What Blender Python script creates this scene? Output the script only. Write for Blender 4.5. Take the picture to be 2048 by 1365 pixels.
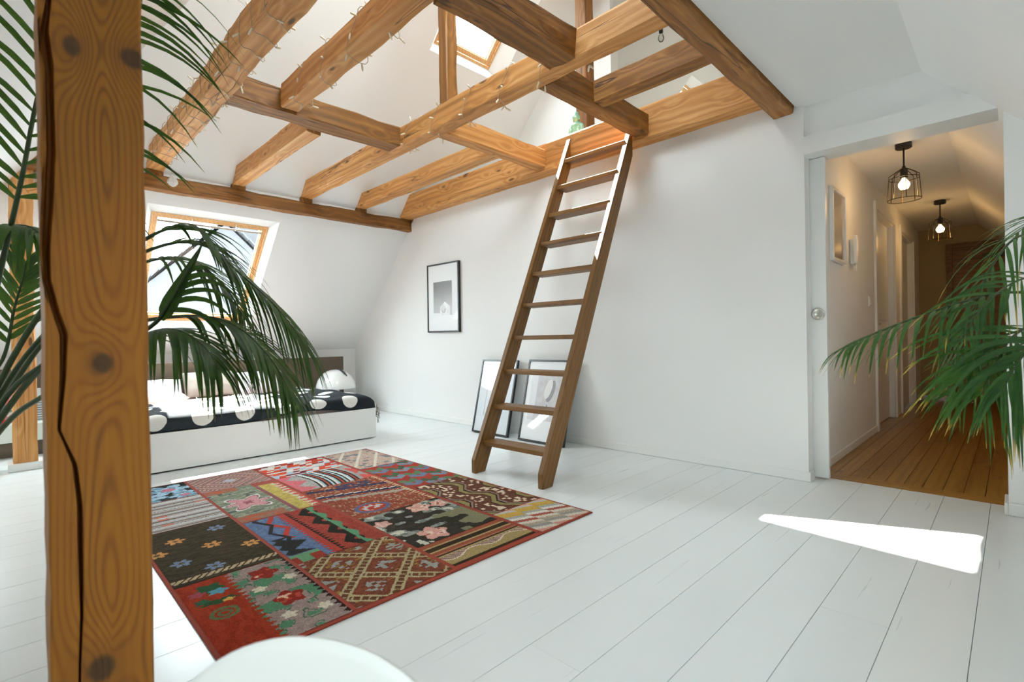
import bpy, bmesh, math, random
import numpy as np
from mathutils import Vector, Matrix
for o in list(bpy.data.objects): bpy.data.objects.remove(o)
scene = bpy.context.scene
COL = scene.collection
rnd = random.Random(7)

# ------------------------------------------------------------------ camera
FPX = 1008.7; YAW = math.radians(44.8724); PITCH = math.radians(-0.1827); ROLL = math.radians(-0.9649)
CAM = Vector((0, 0, 1.0))
_f = Vector((-math.sin(YAW)*math.cos(PITCH), math.cos(YAW)*math.cos(PITCH), math.sin(PITCH)))
_r = Vector((math.cos(YAW), math.sin(YAW), 0)); _u = _r.cross(_f)
CR = _r*math.cos(ROLL) + _u*math.sin(ROLL); CU = -_r*math.sin(ROLL) + _u*math.cos(ROLL); CF = _f
def ray(px, py): return CF + CR*((px-1024)/FPX) - CU*((py-682.5)/FPX)
def at(px, py, d): return CAM + ray(px, py)*d                       # d = depth along the view axis
def on(px, py, ax, v):
    d = ray(px, py); return CAM + d*((v-CAM[ax])/d[ax])
cd = bpy.data.cameras.new('camera'); cam = bpy.data.objects.new('camera', cd); COL.objects.link(cam)
cd.lens = FPX/2048*36; cd.sensor_width = 36; cd.clip_start = 0.02
M = Matrix((CR, CU, -CF)).transposed().to_4x4(); M.translation = CAM; cam.matrix_world = M
cd.dof.use_dof = True; cd.dof.focus_distance = 3.6; cd.dof.aperture_fstop = 4.0
scene.camera = cam

# ------------------------------------------------------------------ light
scene.view_settings.view_transform = 'Standard'; scene.view_settings.look = 'None'
scene.view_settings.exposure = 0.40; scene.view_settings.gamma = 1; scene.view_settings.use_curve_mapping = False
SKY = 18.0; SUN = 76.0
w = bpy.data.worlds.new('sky'); scene.world = w; w.use_nodes = True
bg = w.node_tree.nodes['Background']; bg.inputs[0].default_value = (0.82, 0.945, 1.0, 1); bg.inputs[1].default_value = SKY
sl = bpy.data.lights.new('sun', 'SUN'); sl.energy = SUN; sl.angle = math.radians(0.6); sl.color = (1, 0.96, 0.89)
so = bpy.data.objects.new('sun', sl); COL.objects.link(so)
so.rotation_euler = Vector((0.78, -0.11, -1.0)).to_track_quat('-Z', 'Y').to_euler(); so.location = (-9, 3, 10)
try:
    scene.cycles.diffuse_bounces = 6; scene.cycles.max_bounces = 12; scene.cycles.transparent_max_bounces = 12
    scene.cycles.sample_clamp_indirect = 8; scene.cycles.caustics_reflective = False; scene.cycles.caustics_refractive = False
except Exception: pass
def portal(center, ex, ey, sx, sy):
    """light portal in a window opening; ex, ey span it and ex x ey points outward"""
    l = bpy.data.lights.new('sky_portal', 'AREA'); l.shape = 'RECTANGLE'; l.size = sx; l.size_y = sy
    l.cycles.is_portal = True
    o = bpy.data.objects.new('sky_portal', l); COL.objects.link(o)
    ex = Vector(ex).normalized(); ey = Vector(ey).normalized(); ez = ex.cross(ey)
    m = Matrix((ex, ey, ez)).transposed().to_4x4(); m.translation = Vector(center); o.matrix_world = m

# ------------------------------------------------------------------ materials
def lin(c):
    return tuple(((v/255)/12.92 if v/255 <= 0.04045 else ((v/255+0.055)/1.055)**2.4) for v in c)
def c4(c): return (c[0], c[1], c[2], 1)
class NT:
    def __init__(s, name):
        s.m = bpy.data.materials.new(name); s.m.use_nodes = True; s.t = s.m.node_tree; s.n = s.t.nodes; s.l = s.t.links
        s.b = s.n['Principled BSDF']; s.out = s.n['Material Output']
    def node(s, typ, **kw):
        x = s.n.new(typ)
        for k, v in kw.items(): setattr(x, k, v)
        return x
    def put(s, sock, v):
        if hasattr(v, 'is_linked') or isinstance(v, bpy.types.NodeSocket): s.l.new(v, sock)
        else: sock.default_value = v
    def math(s, op, a, b=0.0, c=None, clamp=False):
        x = s.node('ShaderNodeMath', operation=op, use_clamp=clamp); s.put(x.inputs[0], a); s.put(x.inputs[1], b)
        if c is not None: s.put(x.inputs[2], c)
        return x.outputs[0]
    def smooth(s, v, a, b, lo=0.0, hi=1.0):
        x = s.node('ShaderNodeMapRange', interpolation_type='SMOOTHSTEP'); s.put(x.inputs[0], v)
        for i, q in enumerate((a, b, lo, hi)): x.inputs[1+i].default_value = q
        return x.outputs[0]
    def coords(s, kind='Object', scale=(1,1,1), rand=False, offset=None):
        tc = s.node('ShaderNodeTexCoord'); v = tc.outputs[kind]
        if rand:
            oi = s.node('ShaderNodeObjectInfo'); a = s.node('ShaderNodeVectorMath', operation='SCALE')
            a.inputs[0].default_value = (13.1, 7.7, 5.3); s.l.new(oi.outputs['Random'], a.inputs['Scale'])
            ad = s.node('ShaderNodeVectorMath', operation='ADD'); s.l.new(v, ad.inputs[0]); s.l.new(a.outputs[0], ad.inputs[1]); v = ad.outputs[0]
        mp = s.node('ShaderNodeVectorMath', operation='MULTIPLY'); s.l.new(v, mp.inputs[0]); mp.inputs[1].default_value = scale
        return mp.outputs[0]
    def noise(s, vec, scale=1.0, detail=3.0, dist=0.0, rough=0.5):
        x = s.node('ShaderNodeTexNoise'); s.l.new(vec, x.inputs['Vector']); x.inputs['Scale'].default_value = scale
        x.inputs['Detail'].default_value = detail; x.inputs['Distortion'].default_value = dist; x.inputs['Roughness'].default_value = rough
        return x.outputs[0]
    def ramp(s, f, stops):
        x = s.node('ShaderNodeValToRGB'); e = x.color_ramp.elements
        while len(e) < len(stops): e.new(0.5)
        for q, (p, c) in zip(e, stops): q.position = p; q.color = c4(c)
        s.put(x.inputs[0], f); return x.outputs[0]
    def mix(s, f, a, b, mode='MIX'):
        x = s.node('ShaderNodeMix', data_type='RGBA', blend_type=mode); s.put(x.inputs[0], f)
        s.put(x.inputs[6], a if not isinstance(a, tuple) else c4(a)); s.put(x.inputs[7], b if not isinstance(b, tuple) else c4(b))
        return x.outputs[2]
    def bump(s, h, strength=0.2, dist=0.01):
        x = s.node('ShaderNodeBump'); x.inputs['Strength'].default_value = strength; x.inputs['Distance'].default_value = dist
        s.l.new(h, x.inputs['Height']); s.l.new(x.outputs[0], s.b.inputs['Normal'])
    def base(s, v):
        s.put(s.b.inputs['Base Color'], c4(v) if isinstance(v, tuple) else v)
    def rough(s, v): s.put(s.b.inputs['Roughness'], v)

def plain(name, col, rough=0.5, metal=0.0, noise=0.0, nscale=20, coat=0.0, bump=0.0):
    t = NT(name)
    if noise or bump:
        f = t.noise(t.coords(), nscale, 4)
        if noise: t.base(t.mix(f, tuple(max(0, q*(1-noise)) for q in col), tuple(min(1, q*(1+noise)) for q in col)))
        else: t.base(col)
        if bump: t.bump(f, bump, 0.004)
    else: t.base(col)
    t.rough(rough); t.b.inputs['Metallic'].default_value = metal
    if coat: t.b.inputs['Coat Weight'].default_value = coat; t.b.inputs['Coat Roughness'].default_value = 0.03
    return t.m

def wood(name, dark, mid, light, fine=1.0, rough=0.62, crack=1.0, knots=1.0):
    """timber whose local X runs along the grain"""
    t = NT(name); v = t.coords(rand=True)
    def sc(s):
        m = t.node('ShaderNodeVectorMath', operation='MULTIPLY'); t.l.new(v, m.inputs[0]); m.inputs[1].default_value = s; return m.outputs[0]
    vo = t.node('ShaderNodeTexVoronoi', feature='F1'); t.l.new(sc((3.2, 9.5, 9.5)), vo.inputs['Vector']); vo.inputs['Scale'].default_value = 1.0
    kd = vo.outputs['Distance']
    g1 = t.noise(sc((0.8, 30*fine, 30*fine)), 1, 5, 0.25, 0.6)
    warp = t.noise(sc((0.35, 3, 3)), 1, 2, 0.1)
    sep = t.node('ShaderNodeSeparateXYZ'); t.l.new(v, sep.inputs[0])
    ph = t.math('MULTIPLY', t.math('ADD', sep.outputs[1], sep.outputs[2]), 110*fine)
    ph = t.math('ADD', ph, t.math('MULTIPLY', warp, 15)); ph = t.math('ADD', ph, t.math('MULTIPLY', t.smooth(kd, 0.0, 0.55, 1, 0), 9))
    rings = t.math('MULTIPLY_ADD', t.math('SINE', ph), 0.5, 0.5)
    big = t.noise(sc((0.7, 3, 3)), 1, 2)
    f = t.math('ADD', t.math('MULTIPLY', g1, 0.55), t.math('MULTIPLY', rings, 0.13)); f = t.math('ADD', f, t.math('MULTIPLY', big, 0.42))
    col = t.ramp(f, [(0.32, dark), (0.55, mid), (0.78, light)])
    kn = t.math('MULTIPLY', t.smooth(kd, 0.07, 0.17, 0.85*knots, 0.0), t.smooth(t.noise(sc((1.5, 1.5, 1.5)), 1, 1), 0.42, 0.55))
    col = t.mix(kn, col, tuple(q*0.22 for q in dark))
    n2 = t.noise(sc((0.30, 11, 11)), 1, 1, 0.05); lf = t.noise(sc((0.8, 2, 2)), 1, 1)
    cr = t.math('MULTIPLY', t.smooth(t.math('ABSOLUTE', t.math('SUBTRACT', n2, 0.5)), 0.0, 0.010, 1, 0), t.smooth(lf, 0.44, 0.54))
    cr = t.math('MULTIPLY', cr, 0.75*crack)
    col = t.mix(cr, col, tuple(q*0.12 for q in dark))
    t.base(col); t.rough(rough)
    h = t.math('SUBTRACT', t.math('ADD', t.math('MULTIPLY', g1, 0.6), t.math('MULTIPLY', rings, 0.12)), t.math('MULTIPLY', cr, 1.4))
    t.bump(h, 0.45, 0.006)
    return t.m

MAT = {}
MAT['wall'] = plain('white_plaster', (0.845, 0.845, 0.832), 0.75, bump=0.05, nscale=60)
MAT['trim'] = plain('white_gloss_paint', (0.84, 0.84, 0.82), 0.38, bump=0.02, nscale=30)
def floor_mat():
    t = NT('white_floor_paint'); v = t.coords(rand=True)
    n = t.noise(v, 3, 3); g = t.noise(t.coords(scale=(60, 1.5, 1), rand=True), 1, 4)
    oi = t.node('ShaderNodeObjectInfo')
    c = t.mix(oi.outputs['Random'], (0.745, 0.775, 0.772), (0.775, 0.80, 0.795))
    c = t.mix(t.smooth(n, 0.35, 0.75, 0, 0.35), c, (0.715, 0.745, 0.742)); t.base(c)
    t.rough(t.math('MULTIPLY_ADD', g, 0.12, 0.24)); t.bump(g, 0.05, 0.002); return t.m
MAT['floor'] = floor_mat()
MAT['gap'] = plain('dark_subfloor', (0.05, 0.045, 0.04), 0.9)
MAT['beam'] = wood('old_pine_timber', lin((140, 88, 32)), lin((188, 130, 68)), lin((220, 170, 110)))
MAT['beam_dark'] = wood('dark_aged_timber', lin((84, 50, 8)), lin((122, 76, 20)), lin((158, 108, 46)))
MAT['ladder'] = wood('stained_ladder_wood', lin((86, 56, 15)), lin((117, 79, 28)), lin((140, 98, 45)), fine=1.5, crack=0.2, knots=0.5, rough=0.5)
MAT['hall_plank'] = wood('varnished_pine_board', lin((112, 76, 28)), lin((146, 104, 44)), lin((168, 126, 62)), fine=1.2, crack=0.3, knots=0.6, rough=0.28)
MAT['win_wood'] = wood('lacquered_window_pine', lin((190, 136, 80)), lin((218, 170, 112)), lin((232, 192, 140)), fine=1.6, crack=0, knots=0.1, rough=0.4)
MAT['black'] = plain('black_metal', (0.012, 0.012, 0.012), 0.42, 0.2)
MAT['black_frame'] = plain('black_frame_lacquer', (0.018, 0.02, 0.02), 0.35)
MAT['bronze'] = plain('cage_wire_metal', (0.035, 0.025, 0.012), 0.3, 0.8)
MAT['mat_board'] = plain('white_mat_board', (0.83, 0.85, 0.86), 0.5, coat=0.6)
MAT['bed_white'] = plain('white_bed_lacquer', (0.82, 0.82, 0.80), 0.28)
MAT['headboard'] = plain('dark_brown_headboard', lin((86, 74, 58)), 0.6, noise=0.12, nscale=40)
MAT['sheet'] = plain('pale_pink_linen', lin((226, 205, 200)), 0.9, noise=0.05, nscale=30, bump=0.1)
MAT['pillow'] = plain('white_linen', lin((232, 228, 232)), 0.9, noise=0.03, nscale=12, bump=0.12)
MAT['greypillow'] = plain('grey_linen', lin((168, 160, 150)), 0.9, noise=0.06, nscale=30, bump=0.12)
MAT['white_plastic'] = plain('white_plastic', (0.80, 0.80, 0.76), 0.35)
MAT['opal'] = plain('white_opal_lamp', (0.85, 0.85, 0.83), 0.12, coat=0.5)
MAT['jade'] = plain('green_glazed_ceramic', lin((116, 168, 146)), 0.25, noise=0.3, nscale=25, coat=0.6)
MAT['cable'] = plain('clear_grey_cable', lin((168, 150, 124)), 0.4)
MAT['fairy'] = plain('cream_fairy_bulb', lin((236, 224, 200)), 0.25)
MAT['terracotta'] = plain('grey_plant_pot', lin((150, 148, 142)), 0.7, noise=0.1)
MAT['soil'] = plain('potting_soil', (0.03, 0.02, 0.012), 0.95, noise=0.5, bump=0.6)
MAT['steel'] = plain('brushed_steel', (0.62, 0.60, 0.55), 0.3, 0.9)
def glass_mat(name, tint, gloss=0.08, rough=0.02):
    t = NT(name); tr = t.node('ShaderNodeBsdfTransparent'); tr.inputs[0].default_value = c4(tint)
    gl = t.node('ShaderNodeBsdfGlossy'); gl.inputs['Roughness'].default_value = rough
    mx = t.node('ShaderNodeMixShader'); fr = t.node('ShaderNodeFresnel'); fr.inputs[0].default_value = 1.35
    t.l.new(t.math('ADD', fr.outputs[0], gloss*0.3, clamp=True), mx.inputs[0]); t.l.new(tr.outputs[0], mx.inputs[1]); t.l.new(gl.outputs[0], mx.inputs[2])
    t.l.new(mx.outputs[0], t.out.inputs[0]); return t.m
MAT['pane'] = glass_mat('window_glass', (0.96, 0.98, 0.98))
MAT['clear'] = glass_mat('clear_bulb_glass', (0.93, 0.93, 0.90), 0.3)
def crystal():
    t = NT('cut_crystal'); t.base((0.92, 0.90, 0.86)); t.rough(0.08); t.b.inputs['Transmission Weight'].default_value = 0.3; t.b.inputs['IOR'].default_value = 1.5; return t.m
MAT['crystal'] = crystal()
def emis(name, col, s):
    t = NT(name); t.base((0, 0, 0)); t.b.inputs['Emission Color'].default_value = c4(col); t.b.inputs['Emission Strength'].default_value = s; return t.m
MAT['glow'] = emis('lit_bulb', (1.0, 0.72, 0.38), 9.0)
def leaf_mat(name, c1, c2, tip):
    t = NT(name); a = t.node('ShaderNodeVertexColor'); a.layer_name = 'along'
    oi = t.node('ShaderNodeObjectInfo'); s = t.node('ShaderNodeSeparateColor'); t.l.new(a.outputs[0], s.inputs[0])
    c = t.mix(oi.outputs['Random'], c1, c2)
    streak = t.noise(t.coords(scale=(9, 9, 60)), 1, 2); c = t.mix(t.smooth(streak, 0.3, 0.8, 0, 0.35), c, tuple(q*1.7 for q in c2))
    tf = t.smooth(t.math('ADD', s.outputs[0], t.math('MULTIPLY', t.math('SUBTRACT', oi.outputs['Random'], 0.5), 0.3)), 0.86, 1.0, 0, 1.0 if tip else 0.15)
    c = t.mix(tf, c, lin((196, 160, 80))); t.base(c); t.rough(0.48); t.b.inputs['Specular IOR Level'].default_value = 0.28
    tl = t.node('ShaderNodeBsdfTranslucent'); t.l.new(t.mix(0.6, c, (0.20, 0.42, 0.04)), tl.inputs[0])
    mx = t.node('ShaderNodeMixShader'); mx.inputs[0].default_value = 0.16; t.l.new(t.b.outputs[0], mx.inputs[1]); t.l.new(tl.outputs[0], mx.inputs[2])
    t.l.new(mx.outputs[0], t.out.inputs[0]); return t.m
MAT['leaf'] = leaf_mat('palm_leaf', lin((30, 54, 16)), lin((48, 78, 24)), False)
MAT['leaf2'] = leaf_mat('palm_leaf_dry_tip', lin((30, 60, 26)), lin((48, 86, 38)), True)
MAT['stem'] = plain('palm_stem', lin((46, 66, 26)), 0.4, noise=0.3, nscale=30)

# ------------------------------------------------------------------ mesh helpers
class MB:
    def __init__(s): s.v = []; s.f = []; s.mi = []
    def add(s, vs, fs, mi=0):
        b = len(s.v); s.v += [tuple(q) for q in vs]; s.f += [tuple(b+i for i in f) for f in fs]; s.mi += [mi]*len(fs)
    def box(s, x0, x1, y0, y1, z0, z1, mi=0):
        vs = [(x, y, z) for z in (z0, z1) for y in (y0, y1) for x in (x0, x1)]
        s.add(vs, [(0,2,3,1), (4,5,7,6), (0,1,5,4), (1,3,7,5), (3,2,6,7), (2,0,4,6)], mi)
    def bbox(s, x0, x1, y0, y1, z0, z1, bev=0.004, mi=0):
        """bevelled box"""
        bm = bmesh.new(); bmesh.ops.create_cube(bm, size=1)
        for v in bm.verts: v.co = Vector(((x0+x1)/2+v.co.x*(x1-x0), (y0+y1)/2+v.co.y*(y1-y0), (z0+z1)/2+v.co.z*(z1-z0)))
        bmesh.ops.bevel(bm, geom=bm.edges[:], offset=bev, segments=2, affect='EDGES', profile=0.5)
        bm.verts.index_update(); s.add([v.co for v in bm.verts], [[v.index for v in f.verts] for f in bm.faces], mi); bm.free()
    def prism(s, poly, axis, a, b, mi=0):
        """extrude a polygon of 2D points along axis from a to b"""
        def P(q, t):
            if axis == 'y': return (q[0], t, q[1])
            if axis == 'x': return (t, q[0], q[1])
            return (q[0], q[1], t)
        n = len(poly); vs = [P(q, a) for q in poly]+[P(q, b) for q in poly]
        fs = [tuple(range(n)), tuple(range(2*n-1, n-1, -1))]+[(i, i+n, (i+1) % n+n, (i+1) % n) for i in range(n)]
        s.add(vs, fs, mi)
    def tube(s, pts, rad, n=6, cap=True, mi=0):
        pts = [Vector(p) for p in pts]; m = len(pts); rr = rad if hasattr(rad, '__len__') else [rad]*m
        vs = []; up = Vector((0, 0, 1)); N = None
        for i, p in enumerate(pts):
            T = (pts[min(i+1, m-1)]-pts[max(i-1, 0)]).normalized()
            if N is None: N = T.cross(up if abs(T.z) < 0.9 else Vector((1, 0, 0))).normalized()
            else:
                N = N-T*N.dot(T); N = N.normalized() if N.length > 1e-6 else T.orthogonal().normalized()
            B = T.cross(N)
            for k in range(n):
                a = 2*math.pi*k/n; vs.append(p+(N*math.cos(a)+B*math.sin(a))*rr[i])
        fs = [(i*n+k, i*n+(k+1) % n, (i+1)*n+(k+1) % n, (i+1)*n+k) for i in range(m-1) for k in range(n)]
        if cap: fs += [tuple(range(n-1, -1, -1)), tuple(range((m-1)*n, m*n))]
        s.add(vs, fs, mi)
    def lathe(s, prof, c=(0,0,0), n=24, mi=0):
        m = len(prof); vs = [(c[0]+r*math.cos(2*math.pi*k/n), c[1]+r*math.sin(2*math.pi*k/n), c[2]+z) for r, z in prof for k in range(n)]
        fs = [(i*n+k, i*n+(k+1) % n, (i+1)*n+(k+1) % n, (i+1)*n+k) for i in range(m-1) for k in range(n)]
        if prof[0][0] > 1e-5: fs.append(tuple(range(n-1, -1, -1)))
        if prof[-1][0] > 1e-5: fs.append(tuple(range((m-1)*n, m*n)))
        s.add(vs, fs, mi)
    def ball(s, c, r, n=10, mi=0):
        rx, ry, rz = r if hasattr(r, '__len__') else (r, r, r); m = n
        vs = []; fs = []
        for i in range(m+1):
            th = math.pi*i/m
            for k in range(2*n):
                a = math.pi*k/n; vs.append((c[0]+rx*math.sin(th)*math.cos(a), c[1]+ry*math.sin(th)*math.sin(a), c[2]+rz*math.cos(th)))
        q = 2*n
        fs = [(i*q+k, (i+1)*q+k, (i+1)*q+(k+1) % q, i*q+(k+1) % q) for i in range(m) for k in range(q)]
        s.add(vs, fs, mi)
    def mesh(s, name, mats, smooth=False, off=(0,0,0)):
        me = bpy.data.meshes.new(name)
        me.from_pydata([(x-off[0], y-off[1], z-off[2]) for x, y, z in s.v], [], s.f)
        for m in mats: me.materials.append(m)
        if len(mats) > 1: me.polygons.foreach_set('material_index', s.mi)
        if smooth: me.polygons.foreach_set('use_smooth', [True]*len(me.polygons))
        me.validate(); me.update()
        return me
def fixn(me):
    bm = bmesh.new(); bm.from_mesh(me); bmesh.ops.remove_doubles(bm, verts=bm.verts, dist=1e-5)
    bmesh.ops.recalc_face_normals(bm, faces=bm.faces); bm.to_mesh(me); bm.free()
def wloc(o):
    v = Vector((0, 0, 0))
    while o is not None: v = v+o.location; o = o.parent
    return v
def tag(o, label=None, cat=None, group=None, kind=None):
    if label: o['label'] = label
    if cat: o['category'] = cat
    if group: o['group'] = group
    if kind: o['kind'] = kind
    return o
def obj(name, mb, mat, parent=None, smooth=False, origin=None, norm=True):
    """link the shapes in mb (world coordinates) as one mesh object"""
    mats = mat if isinstance(mat, (list, tuple)) else [mat]; mats = [MAT[m] if isinstance(m, str) else m for m in mats]
    if parent is not None: off = wloc(parent); loc = Vector((0, 0, 0))
    else:
        if origin is None:
            a = np.array(mb.v); origin = ((a[:,0].min()+a[:,0].max())/2, (a[:,1].min()+a[:,1].max())/2, a[:,2].min())
        off = Vector(origin); loc = off
    me = mb.mesh(name, mats, smooth, off)
    if norm: fixn(me)
    o = bpy.data.objects.new(name, me); o.location = loc; COL.objects.link(o)
    if parent is not None: o.parent = parent
    return o
def thing(name, label, cat, loc, group=None, kind=None):
    o = bpy.data.objects.new(name, None); o.location = loc; o.empty_display_size = 0.1; COL.objects.link(o)
    return tag(o, label, cat, group, kind)
def struct(name, mb, mat, parent=None, **k):
    o = obj(name, mb, mat, parent, **k)
    if parent is None: o['kind'] = 'structure'
    return o
def sstruct(name, loc):
    o = bpy.data.objects.new(name, None); o.location = loc; COL.objects.link(o); o['kind'] = 'structure'; return o

# ------------------------------------------------------------------ the building (metres; x along the ladder wall, y towards it)
YG = 3.83                                   # face of the ladder wall
SL = 1.0455; CLO = 8.484; CUP = 8.600       # left roof slope below / above the purlin: z = C + SL*x
SR = 1.04; CRT = 2.161                      # right roof slope: z = CRT - SR*x
HZ, HS = 2.30, 1.35                         # hip slope behind the camera: z = HZ + HS*y
RX = (CRT-CUP)/(SL+SR); RZ = CUP+SL*RX      # ridge
YEND = 9.70
NL = Vector((-SL, 0, 1)).normalized()       # outward normals
NR = Vector((SR, 0, 1)).normalized(); NH = Vector((0, -HS, 1)).normalized()
ZCEIL = 2.55; ZLOFT = 2.885

def sheet(name, fn, a, b, holes, mat, clips=()):
    """a sloped ceiling: fn(a,b)->point, with rectangular holes (a0,a1,b0,b1) and clip planes (point, normal kept on the negative side)"""
    A = sorted(set([a[0], a[1]]+[q for h in holes for q in h[:2]])); B = sorted(set([b[0], b[1]]+[q for h in holes for q in h[2:]]))
    mb = MB()
    for i in range(len(A)-1):
        for j in range(len(B)-1):
            ca, cb = (A[i]+A[i+1])/2, (B[j]+B[j+1])/2
            if any(h[0] < ca < h[1] and h[2] < cb < h[3] for h in holes): continue
            mb.add([fn(A[i], B[j]), fn(A[i+1], B[j]), fn(A[i+1], B[j+1]), fn(A[i], B[j+1])], [(0, 1, 2, 3)])
    o = struct(name, mb, mat)
    bm = bmesh.new(); bm.from_mesh(o.data)
    for co, no in clips:
        bmesh.ops.bisect_plane(bm, geom=bm.verts[:]+bm.edges[:]+bm.faces[:], plane_co=Vector(co)-o.location, plane_no=no, clear_outer=True)
    bm.to_mesh(o.data); bm.free(); return o
hipclip = ((0, 0, HZ), Vector((0, -HS, 1)))
LO = lambda y, x: (x, y, CLO+SL*x)
UP = lambda y, x: (x, y, CUP+SL*x)
RT = lambda y, x: (x, y, CRT-SR*x)
HP = lambda x, y: (x, y, HZ+HS*y)
W1 = (0.98, 2.20, -7.02, -5.853)            # (y0,y1,x0,x1) plaster openings of the skylights
FILL_W9 = (-0.62, -0.14, -7.12, -6.62)
W2 = (3.20, 4.235, -4.335, -3.52)
W3 = (7.45, 8.15, -4.35, -3.45)
W4 = (0.9, 1.9, -4.6, -3.75)
sheet('ceiling_left', LO, (-1.3, YEND), (-7.257, -5.70), [W1, FILL_W9], 'wall', [hipclip])
sheet('ceiling_left_upper', UP, (-1.3, YEND), (-5.72, RX), [W2, W3], 'wall', [hipclip])
FILL_W6 = (0.9, 2.3, -2.6, -1.5)
sheet('ceiling_right', RT, (-1.3, YEND), (RX, 1.16), [FILL_W6], 'wall', [hipclip])
mb = MB(); mb.add([(-5.71, 0.1, CLO-SL*5.71), (-5.71, YEND, CLO-SL*5.71), (-5.71, YEND, CUP-SL*5.71), (-5.71, 0.1, CUP-SL*5.71)], [(0, 1, 2, 3)]); struct('trim_3', mb, 'wall')
FILL_H2 = (-0.35, 0.45, -0.72, -0.20)
o = sheet('ceiling_hip', HP, (-7.3, 1.25), (-0.985, 2.30), [FILL_H2], 'wall',
      [((0, 0, CUP), Vector((-SL, 0, 1))), ((0, 0, CRT), Vector((SR, 0, 1)))])
mb = MB(); mb.box(-1.04, 1.2, 0.0, 4.0, ZCEIL, ZCEIL+0.02)
o = struct('ceiling', mb, 'wall')
bm = bmesh.new(); bm.from_mesh(o.data)
for co, no in (((0, 0, CRT), Vector((SR, 0, 1))), hipclip):
    bmesh.ops.bisect_plane(bm, geom=bm.verts[:]+bm.edges[:]+bm.faces[:], plane_co=Vector(co)-o.location, plane_no=no, clear_outer=True)
bm.to_mesh(o.data); bm.free()
mb = MB(); mb.box(-7.40, -7.257, -1.1, YEND, -0.05, 0.90); struct('wall_left', mb, 'wall')
mb = MB(); mb.box(1.15, 1.30, -1.1, YEND, -0.05, 0.97); struct('wall_right', mb, 'wall')
mb = MB(); mb.box(-7.4, 1.3, -1.10, -0.985, -0.05, 0.975); struct('wall_back', mb, 'wall')
mb = MB(); mb.prism([(-7.35, 0), (-0.995, 0), (-0.995, 2.62), (-5.60, 2.62), (-7.35, 0.80)], 'y', YG, YG+0.11); struct('wall_gable', mb, 'wall')
mb = MB(); mb.prism([(-0.03, 0), (1.2, 0), (1.2, 0.95), (-0.03, CRT+0.07)], 'y', YG, YG+0.22); struct('wall_gable_right', mb, 'wall')
mb = MB(); mb.prism([(-1.0, 2.30), (-0.10, 2.30), (-0.36, 2.56), (-1.0, 2.56)], 'y', YG+0.02, YG+0.22); struct('wall_over_door', mb, 'wall')
mb = MB(); mb.prism([(-0.995, 2.214), (-0.045, 2.214), (-0.155, 2.332), (-0.995, 2.332)], 'y', YG-0.012, YG+0.225)
struct('trim_1', mb, 'trim')
mb = MB(); mb.prism([(-7.35, 0), (-1.05, 0), (-1.05, 2.62), (-5.6, 2.62), (-7.35, .8)], 'y', YG+0.18, YG+0.22); struct('wall_gable_hall_side', mb, 'wall')
# far gable end and the short partition wall up in the loft
mb = MB(); mb.prism([(-7.3, 0), (1.2, 0), (1.2, 1.0), (RX, RZ+0.12), (-7.3, 1.08)], 'y', YEND, YEND+0.1); struct('wall_far', mb, 'wall')
mb = MB(); xa = -3.22; za = CUP+SL*xa
mb.prism([(-5.42, ZLOFT), (xa, ZLOFT), (xa, CUP+SL*xa), (-5.42, CUP-SL*5.42)], 'y', 4.90, 5.05); struct('wall_partition', mb, 'wall')
mb = MB(); mb.box(-5.6, -0.60, YG+0.045, YEND, ZLOFT-0.03, ZLOFT); struct('floor_loft', mb, plain('pale_loft_boards', (0.62, 0.57, 0.50), 0.6, noise=0.1))
# hall
def holed_wall_x(name, x, y0, y1, z1, holes, th=0.1):
    ys = sorted(set([y0, y1]+[q for h in holes for q in h[:2]])); mb = MB()
    for i in range(len(ys)-1):
        h = [h for h in holes if h[0] <= (ys[i]+ys[i+1])/2 <= h[1]]
        mb.box(x-th, x, ys[i], ys[i+1], h[0][2] if h else 0, z1)
    return struct(name, mb, 'wall')
holed_wall_x('wall_hall_left', -1.0, YG+0.22, YEND, 2.53, [(6.30, 7.42, 2.27), (7.90, 8.98, 2.27)])
mb = MB(); mb.box(0.45, 0.55, YG+0.22, YEND, 0, 1.75); struct('wall_hall_right', mb, 'wall')
mb = MB(); mb.box(-1.0, 0.45, YEND-0.03, YEND-0.0005, 0.0, 2.515); struct('wall_hall_end', mb, plain('ochre_hall_end', (0.36, 0.25, 0.11), 0.7, noise=0.05))  # even ochre colour makes the hall end darker and warmer
mb = MB(); mb.box(-1.05, -0.30, YG+0.2, YEND, 2.515, 2.53); struct('ceiling_hall', mb, 'wall')

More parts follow.
